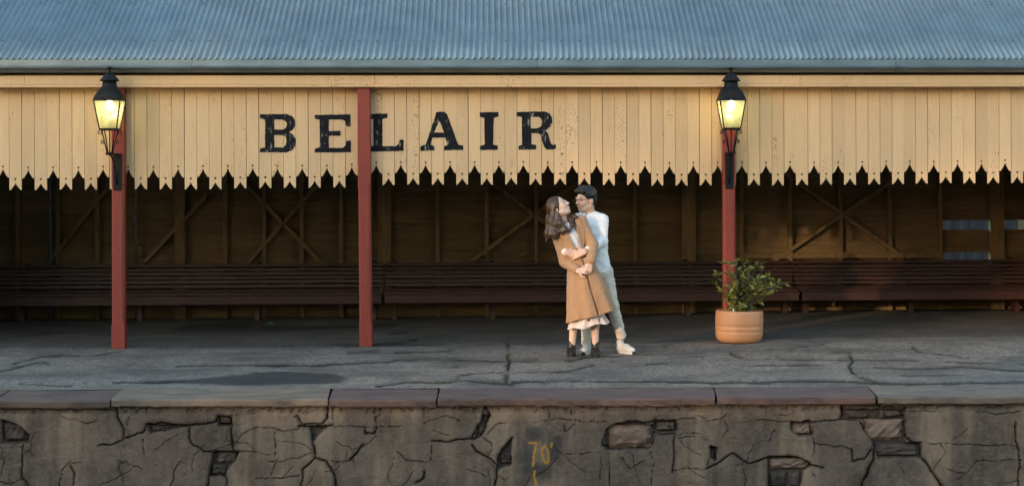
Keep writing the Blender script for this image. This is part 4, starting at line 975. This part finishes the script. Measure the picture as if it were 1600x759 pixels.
YWm, YMn = 17.33, 17.60
def Wp(px, py, dy=0.): return np.array(P(px, py, YWm+dy))
def Mp(px, py, dy=0.): return np.array(P(px, py, YMn+dy))
pxm = YWm/F
# ------------------------------------------------------------------ woman
hc = Wp(873.0, 323.5, -.02); hR = frame((.86, -.34, .60), 0)
S = SDF(Wp(835, 570, -.36), Wp(975, 290, .32), .0045)
head(S, hc, hR, .98, True)
S.cap(hc+hR@np.array([0, -.025, -.05]), Wp(886, 356, .01), .046, .052, .03)
S.loft([(Wp(0, 440)[2], Wp(912, 440)[0], YWm, .13, .085), (Wp(0, 405)[2], Wp(904, 405)[0], YWm, .09, .07), (Wp(0, 375)[2], Wp(893, 375)[0], YWm, .09, .072), (Wp(0, 352)[2], Wp(888, 352)[0], YWm, .07, .05)], .03)
for hp, kn, an in (((906, 440, 0), (898, 490, -.01), (893.5, 545, .03)), ((920, 440, 0), (929, 490, -.01), (930.5, 545, .03))):
    S.cap(Wp(*hp), Wp(*kn), .070, .044, .03); S.cap(Wp(*kn), Wp(kn[0]+(an[0]-kn[0])*.35, 508, .02), .044, .042, .02); S.cap(Wp(kn[0]+(an[0]-kn[0])*.35, 508, .02), Wp(*an), .042, .032, .02); S.cap(Wp(*an), Wp(an[0], 552, .0), .032, .024, .01)
arms_w = [((871, 366, .0), (883, 409, -.03), (903, 422.5, -.17)), ((908, 347, .02), (925.5, 382, -.03), (922, 409, -.17))]
for a, b, c in arms_w: S.cap(Wp(*a), Wp(*b), .045, .036, .02); S.cap(Wp(*b), Wp(*c), .036, .026, .015)
hand(S, Wp(902, 422.5, -.175), (1, -.1, -.02), (0, -1, .35), 1, .75, .4, .92)
hand(S, Wp(922, 411, -.175), (-.25, -.1, -1), (.25, -1, 0), 1, .8, .3, .92)
wbase = np.array([Wp(911, 557)[0], YWm, 0.0])
wom = skinobj('person', S, MAT['skin'], wbase, col=facecol(hc, hR, .98, (.66, .46, .38), (.52, .15, .13), True))
tag(wom, 'long haired person in camel coat, pale skirt and black boots leaning back, head turned up', 'person')
# coat
hemf = lambda X, Y: None
S = SDF(Wp(835, 530, -.36), Wp(985, 322, .34), .005)
h0 = P(887, 503.5, YWm); h1 = P(963, 481, YWm)
def hem(X, Y):
    t = (X-h0.x)/(h1.x-h0.x); return h0.z+(h1.z-h0.z)*t+.018*np.sin(t*9)*.35+0*Y
def wsec(py, l, r, ry, cy=0.): a, b = Wp(l, py), Wp(r, py); return ((a[2]+b[2])/2, (a[0]+b[0])/2, YWm+cy, (b[0]-a[0])/2, ry)
zh = Wp(0, 500)[2]; zw_ = Wp(0, 410)[2]
def folds(th, Z):
    g = np.clip((zw_-Z)/(zw_-zh), 0, 1)**1.2
    return g*(.085*np.abs(np.sin(3.5*th+.9))+.055*np.sin(8*th+2.1)+.025*np.sin(14*th)-.05)
S.loft([wsec(512, 886, 969, .20), wsec(490, 887, 964, .19), wsec(470, 886, 956, .175), wsec(450, 886, 948, .16), wsec(432, 886, 939, .145), wsec(415, 887, 930, .13), wsec(400, 883, 922, .122), wsec(382, 875, 913, .125), wsec(366, 868, 910, .12), wsec(354, 869, 907, .10), wsec(345, 875, 900, .07)], .02, folds, hem)
for (a, b, c), rs in zip(arms_w, ((.062, .056, .046), (.060, .057, .049))):
    S.cap(Wp(*a), Wp(*b), rs[0], rs[1], .035); e_ = tuple(b[i]+(c[i]-b[i])*.86 for i in range(3)); S.cap(Wp(*b), Wp(*e_), rs[1], rs[2]-.003, .02)
S.cap(Wp(870, 362, .01), Wp(888, 350, .05), .055, .05, .04); S.cap(Wp(907, 344, .02), Wp(890, 348, .05), .052, .05, .04)
# neckline wedge shows the knit top; lapels and front overlap stand proud of the coat
def wpoly(pts): return [(Wp(a, b, -.12)[0], Wp(a, b, -.12)[2]) for a, b in pts]
base_f = S.f.copy()
sl, X, Y, Z = S.sub(Wp(860, 512, -.36), Wp(975, 335, .0))
for pl, up_ in (([(868,360),(880,352),(889,364),(906,399),(900,402),(886,388),(880,372)], .013), ([(893,344),(905,338),(912,356),(914,378),(909,399),(904,396),(906,378),(901,360)], .012)):
    d2 = polyfield(S, sl, wpoly(pl), X, Z); fr = np.maximum(d2, base_f[sl]-up_); fr = np.maximum(fr, Y-(YWm-.01)); S.uni(sl, fr, .004)
pl = wpoly([(911,404),(917,425),(924,450),(931,472),(938,497),(975,512),(975,400),(930,396)]); d2 = polyfield(S, sl, pl, X, Z)
S.uni(sl, np.maximum(np.maximum(d2, base_f[sl]-.012), Y-(YWm-.02)), .004)
gr = wpoly([(909,404),(915,425),(921,450),(928,472),(934,495),(937.5,495),(931,472),(924,450),(917,425),(911,404)]); d3 = polyfield(S, sl, gr, X, Z)
S.cut(sl, np.maximum(np.maximum(d3, -(base_f[sl]+.025)), Y-(YWm-.03)), .004)
pl = wpoly([(881,349),(897,342),(902,360),(907,380),(907,399),(898,385),(889,366)]); d2 = polyfield(S, sl, pl, X, Z); S.cut(sl, np.maximum(d2, Y-(YWm+.03)), .006)
# cuffs: hollow sleeve ends
coat = skinobj('coat', S, MAT['coat'], wbase, wom, wr=lambda V, Nn: .006*sm3(V*np.array([1, 1, .6]), 32, 3, 7)+.003*sm3(V, 62, 4, 8))
# knit top
S = SDF(Wp(855, 420, -.3), Wp(935, 330, .3), .006)
S.loft([wsec(412, 888, 926, .11), wsec(400, 885, 920, .106), wsec(382, 877, 911, .108), wsec(366, 872, 908, .104), wsec(354, 876, 900, .085), wsec(347, 879, 895, .065)], .02)
skinobj('knit_top', S, MAT['top'], wbase, wom, wr=lambda V, Nn: .003*sm3(V, 60, 8))
# skirt
S = SDF(Wp(860, 530, -.3), Wp(975, 450, .3), .005)
g0_, g1_ = P(887, 515.5, YWm), P(953, 502.5, YWm)
S.loft([wsec(520, 887, 955, .165), wsec(506, 890, 953, .155), wsec(494, 899, 944, .125), wsec(470, 901, 934, .11), wsec(455, 902, 930, .10)], .01, lambda th, Z: .06*np.sin(9*th+.4)+.035*np.sin(16*th), lambda X, Y: g0_.z+(g1_.z-g0_.z)*(X-g0_.x)/(g1_.x-g0_.x)+.012*np.sin((X-g0_.x)*28))
sl, X, Y, Z = S.sub(Wp(860, 530, -.3), Wp(975, 495, .3))
q = (np.sqrt(((X-Wp(921, 500)[0])/(.155))**2+((Y-YWm)/.125)**2)-1)*.125; S.cut(sl, np.maximum(q, Z-Wp(0, 492)[2]), .004)
skinobj('skirt', S, MAT['skirt'], wbase, wom, wr=lambda V, Nn: .002*sm3(V, 50, 18))
# boots
for bx, px_ in ((893, 893), (930.5, 930.5)):
    S = SDF(Wp(bx-14, 566, -.22), Wp(bx+14, 522, .18), .004)
    S.cap(Wp(bx+.3, 535, .035), Wp(bx, 549, .03), .041, .042, .01); S.ell(Wp(bx, 551.0, -.03), (.039, .100, .040), None, .035); S.ell(Wp(bx, 549.5, .035), (.04, .05, .045), None, .02)
    sl, X, Y, Z = S.sub(S.lo, S.lo+1); S.cut(sl, Z-.022+0*X+0*Y, .002)
    b_ = skinobj('boot', S, MAT['boot'], wbase, wom)
    c_ = Wp(bx, 555)[0]-wbase[0]
    MB().lathe([(.036, .0), (.038, .03)], 20, (c_, .045, 0)).build('heel', MAT['rub'], b_, True)
    so_ = MB(); n = 28; pts = [((.043+.003*math.sin(a))*math.cos(a), .115*math.sin(a)-.03) for a in np.linspace(0, 2*math.pi, n, False)]
    so_.add([(c_+x, y, z) for z in (.004, .026) for x, y in pts], [tuple(range(n-1, -1, -1)), tuple(range(n, 2*n))]+[(i, (i+1) % n, (i+1) % n+n, i+n) for i in range(n)]).build('sole', MAT['rub'], b_)
# hair
S = SDF(Wp(835, 400, -.3), Wp(920, 290, .3), .0042)
qh = lambda x, y, z: hc+hR@np.array([x, y, z])
S.ell(qh(0, -.026, .030), (.087, .100, .096), hR, .01)
S.ell(qh(0, .075, -.030), (.074, .062, .098), hR, .012, cut=True); S.ell(qh(0, .10, -.07), (.08, .10, .07), hR, .01, cut=True)
for pts, rr in (([(866, 318, .03), (860, 342, .02), (856, 364, .0), (853.5, 377, -.02)], (.050, .046, .032, .006)), ([(868, 322, -.05), (862, 345, -.07), (860, 366, -.09), (857, 374, -.09)], (.036, .036, .025, .005)),
                ([(869, 325, .0), (866, 348, -.05), (868, 366, -.10), (866, 374, -.11)], (.05, .046, .034, .008)), ([(871, 333, -.07), (876, 349, -.12), (884, 359, -.135), (889, 363, -.135)], (.022, .026, .020, .006)),
                ([(884, 339, .03), (892, 344, -.06), (894, 352, -.115), (891, 360, -.13)], (.024, .022, .017, .006)), ([(886, 341, .05), (897, 339, -.02), (902, 339, -.06)], (.03, .022, .010)), ([(866, 335, .0), (872, 350, -.09), (879, 362, -.125), (880, 366, -.13)], (.036, .028, .018, .006))):
    for a, b, ra, rb in zip(pts[:-1], pts[1:], rr[:-1], rr[1:]): S.cap(Wp(*a), Wp(*b), ra, rb, .032)
skinobj('hair', S, MAT['hairW'], wbase, wom, wr=lambda V, Nn: .0020*sm3(V*np.array([1, 1, .10]), 330, 5, 6)+.0016*sm3(V*np.array([1, 1, .10]), 140, 6, 5))
e_ = MB().lathe([(.002,-.005),(.005,0),(.002,.005)], 8, tuple(qh(.080, -.005, -.052)-wbase)).build('earring', MAT['sole'], wom, True)

# ------------------------------------------------------------------ man
hc2 = Mp(915.5, 311.5, -.03); hR2 = frame((-.80, -.58, -.10), 0)
S = SDF(Mp(850, 565, -.52), Mp(1005, 280, .25), .0045)
head(S, hc2, hR2, 1.06, False)
S.cap(hc2+hR2@np.array([0, -.03, -.05]), Mp(920, 340, .0), .056, .062, .03)
S.loft([(Mp(0, 425)[2], Mp(937, 425)[0], YMn, .095, .07), (Mp(0, 375)[2], Mp(928, 375)[0], YMn, .10, .075), (Mp(0, 345)[2], Mp(923, 345)[0], YMn, .10, .07)], .03)
legs_m = [((945, 428, .0), (957, 478, -.02), (970.5, 524, .04)), ((928, 428, .0), (918, 482, -.02), (915.5, 535, .02))]
for a, b, c in legs_m: S.cap(Mp(*a), Mp(*b), .075, .05, .02); S.cap(Mp(*b), Mp(*c), .05, .035, .02)
arms_m = [((941.5, 344, .0), (941, 377, -.10), (914, 392.5, -.40)), ((902, 345, .0), (879, 384, -.14), (885, 395.5, -.40))]
for a, b, c in arms_m: S.cap(Mp(*a), Mp(*b), .045, .036, .02); S.cap(Mp(*b), Mp(*c), .036, .027, .015)
hand(S, Mp(914, 392.5, -.415), (-1, -.05, -.35), (-.1, -1, .2), 1, .28, .7, 1.06)
hand(S, Mp(885.5, 395, -.405), (1, -.02, -.12), (.1, -1, .1), -1, .25, .8, 1.06)
mbase = np.array([Mp(945, 553)[0], YMn, 0.0])
man = skinobj('person', S, MAT['skin'], mbase, col=facecol(hc2, hR2, 1.06, (.60, .39, .29), (.47, .22, .17), False))
tag(man, 'dark haired person with glasses in pale shirt and stone trousers, hugging the other from behind', 'person')
S = SDF(Mp(850, 440, -.52), Mp(975, 322, .28), .005)
def msec(py, l, r, ry): a, b = Mp(l, py), Mp(r, py); return ((a[2]+b[2])/2, (a[0]+b[0])/2, YMn, (b[0]-a[0])/2, ry)
sh0 = P(918, 424, YMn); sh1 = P(956, 420, YMn)
S.loft([msec(428, 916, 957, .125), msec(418, 914.5, 955.5, .122), msec(400, 911, 951, .118), msec(375, 907, 948.5, .122), msec(352, 902, 947, .118), msec(343, 903, 944, .10), msec(337, 908, 936, .075)], .02,
       lambda th, Z: .012*np.sin(4*th+Z*5), lambda X, Y: sh0.z+.008*np.sin(X*18)+0*Y)
for (a, b, c), rs in zip(arms_m, ((.060, .052, .040), (.060, .052, .040))):
    S.cap(Mp(*a), Mp(*b), rs[0], rs[1], .03); e_ = tuple(b[i]+(c[i]-b[i])*.86 for i in range(3)); S.cap(Mp(*b), Mp(*e_), rs[1], rs[2]-.006, .02)
S.cap(Mp(942, 342, .0), Mp(922, 336, .0), .05, .055, .03); S.cap(Mp(902, 342, .0), Mp(920, 336, .0), .05, .055, .03)
shirt = skinobj('shirt', S, MAT['shirt'], mbase, man, wr=lambda V, Nn: .008*sm3(V, 30, 13, 7)+.005*sm3(V, 66, 14, 8))
# collar, placket
cl = MB()
ncl = 26; cc = Mp(917.5, 334, -.005)-mbase; ax_ = hc2+hR2@np.array([0, -.03, -.05])-Mp(920, 340, .0); tl = ax_/np.linalg.norm(ax_)
vs = []
for r_, z_ in ((.070, -.018), (.066, .022), (.060, .034), (.075, .020), (.088, -.012)):
    for k in range(ncl):
        a = -math.pi/2+.25+(2*math.pi-.5)*k/(ncl-1); vs.append((cc[0]+r_*math.cos(a)+tl[0]*z_*.5, cc[1]+r_*.92*math.sin(a), cc[2]+z_-.014*(math.sin(a) < -.5)))
cl.add(vs, [(j*ncl+k, j*ncl+k+1, (j+1)*ncl+k+1, (j+1)*ncl+k) for j in range(4) for k in range(ncl-1)]).build('collar', MAT['shirt'], shirt, True)
pk = [Mp(a, b, -.128)-mbase for a, b in ((914, 343), (917, 358), (919, 372))]
MB().tube([tuple(p) for p in pk], .008, 6).build('placket', MAT['shirt'], shirt, True)
# trousers
S = SDF(Mp(885, 555, -.25), Mp(1000, 405, .28), .005)
S.ell(Mp(937, 424, .0), (.135, .115, .10), None, .03)
for (a, b, c), top_ in zip(legs_m, (1, 1)):
    S.cap(Mp(a[0], a[1]), Mp(*b), .088, .066, .03); S.cap(Mp(*b), Mp(*c), .066, .049, .02)
skinobj('trousers', S, MAT['chino'], mbase, man, wr=lambda V, Nn: .008*sm3(V, 34, 23, 7)+.005*sm3(V*np.array([.8, .8, 1.5]), 60, 24, 7)+.006*np.exp(-((V[:, 2]-.16)/.07)**2)*sm3(V*np.array([1, 1, 2.2]), 60, 25, 6))
# sneakers
for (hx, hy, hd), (tx, ty, td) in (((969.5, 542, .06), (986.5, 548.5, -.10)), ((917, 541, .05), (912.5, 548, -.14))):
    a = Mp(hx, hy, hd); b = Mp(tx, ty, td); a[2] = .05; b[2] = .042
    S = SDF(np.minimum(a, b)-.13, np.maximum(a, b)+.15, .0045); dd = b-a; dd[2] = 0; ln = np.linalg.norm(dd); dd /= ln; sd = np.array([-dd[1], dd[0], 0]); R_ = np.stack([sd, dd, np.array([0, 0, 1.])], 1); mid = (a+b)/2
    S.ell(a+np.array([0, 0, .0]), (.036, .046, .050), R_, .02); S.ell(mid, (.039, .10, .040), R_, .03); S.ell(b-dd*.01, (.042, .058, .030), R_, .03); S.cap(a+np.array([0, 0, .01]), a+np.array([0, 0, .065])-dd*.01, .040, .038, .02)
    for t in (.35, .5, .65): p = a+dd*ln*t+np.array([0, 0, .052-.02*t]); S.cap(p-sd*.022, p+sd*.022, .006, .006, .003)
    sl, X, Y, Z = S.sub(S.lo, S.lo+1); S.cut(sl, Z-.018+0*X+0*Y, .002)
    sn = skinobj('sneaker', S, MAT['shoe'], mbase, man)
    n = 30; pts = [mid+sd*(.043+.004*math.sin(t))*math.cos(t)+dd*(ln/2+.050)*math.sin(t) for t in np.linspace(0, 2*math.pi, n, False)]
    MB().add([(p[0]-mbase[0], p[1]-mbase[1], z) for z in (.002, .026) for p in pts], [tuple(range(n-1, -1, -1)), tuple(range(n, 2*n))]+[(i, (i+1) % n, (i+1) % n+n, i+n) for i in range(n)]).build('sole', MAT['sole'], sn)
    tp_ = b+dd*.040-mbase; MB().lathe([(.016, .003), (.022, .012), (.014, .03)], 12, (tp_[0], tp_[1], 0)).build('toe_rubber', MAT['rub'], sn, True)
# hair and glasses
S = SDF(Mp(885, 345, -.25), Mp(945, 280, .25), .0042)
q2 = lambda x, y, z: hc2+hR2@(np.array([x, y, z])*1.06)
S.ell(q2(0, -.022, .044), np.array([.086, .100, .086])*1.06, hR2, .01)
S.ell(q2(0, -.055, -.01), np.array([.074, .060, .075])*1.06, hR2, .02)
S.ell(q2(0, .092, -.012), np.array([.088, .072, .070])*1.06, hR2, .01, cut=True)
for sg in (-1, 1): S.ell(q2(.08*sg, .015, -.045), np.array([.03, .045, .05])*1.06, hR2, .008, cut=True)
S.cap(q2(-.05, .062, .085), q2(.05, .066, .085), .026, .024, .02); S.cap(q2(-.03, .03, .115), q2(.04, .03, .115), .026, .026, .02)
skinobj('hair', S, MAT['hairM'], mbase, man, wr=lambda V, Nn: .0018*sm3(V*np.array([1, 1, .6]), 140, 33, 6)+.0015*sm3(V, 300, 34, 6))
gl_ = MB()
for sg in (-1, 1):
    ths = np.linspace(0, 2*math.pi, 22); gl_.tube([tuple(q2(sg*.034+.026*math.cos(t)*(1 if abs(math.cos(t)) < .8 else .97), .104, .002+.0185*math.sin(t))-mbase) for t in ths], .0022, 6)
    gl_.tube([tuple(q2(sg*.060, .103, .008)-mbase), tuple(q2(sg*.077, .06, .010)-mbase), tuple(q2(sg*.078, -.01, .006)-mbase)], .0022, 6)
gl_.tube([tuple(q2(-.009, .106, .006)-mbase), tuple(q2(0, .109, .009)-mbase), tuple(q2(.009, .106, .006)-mbase)], .002, 6)
gl_.build('glasses', MAT['glass_frame'], man, True)
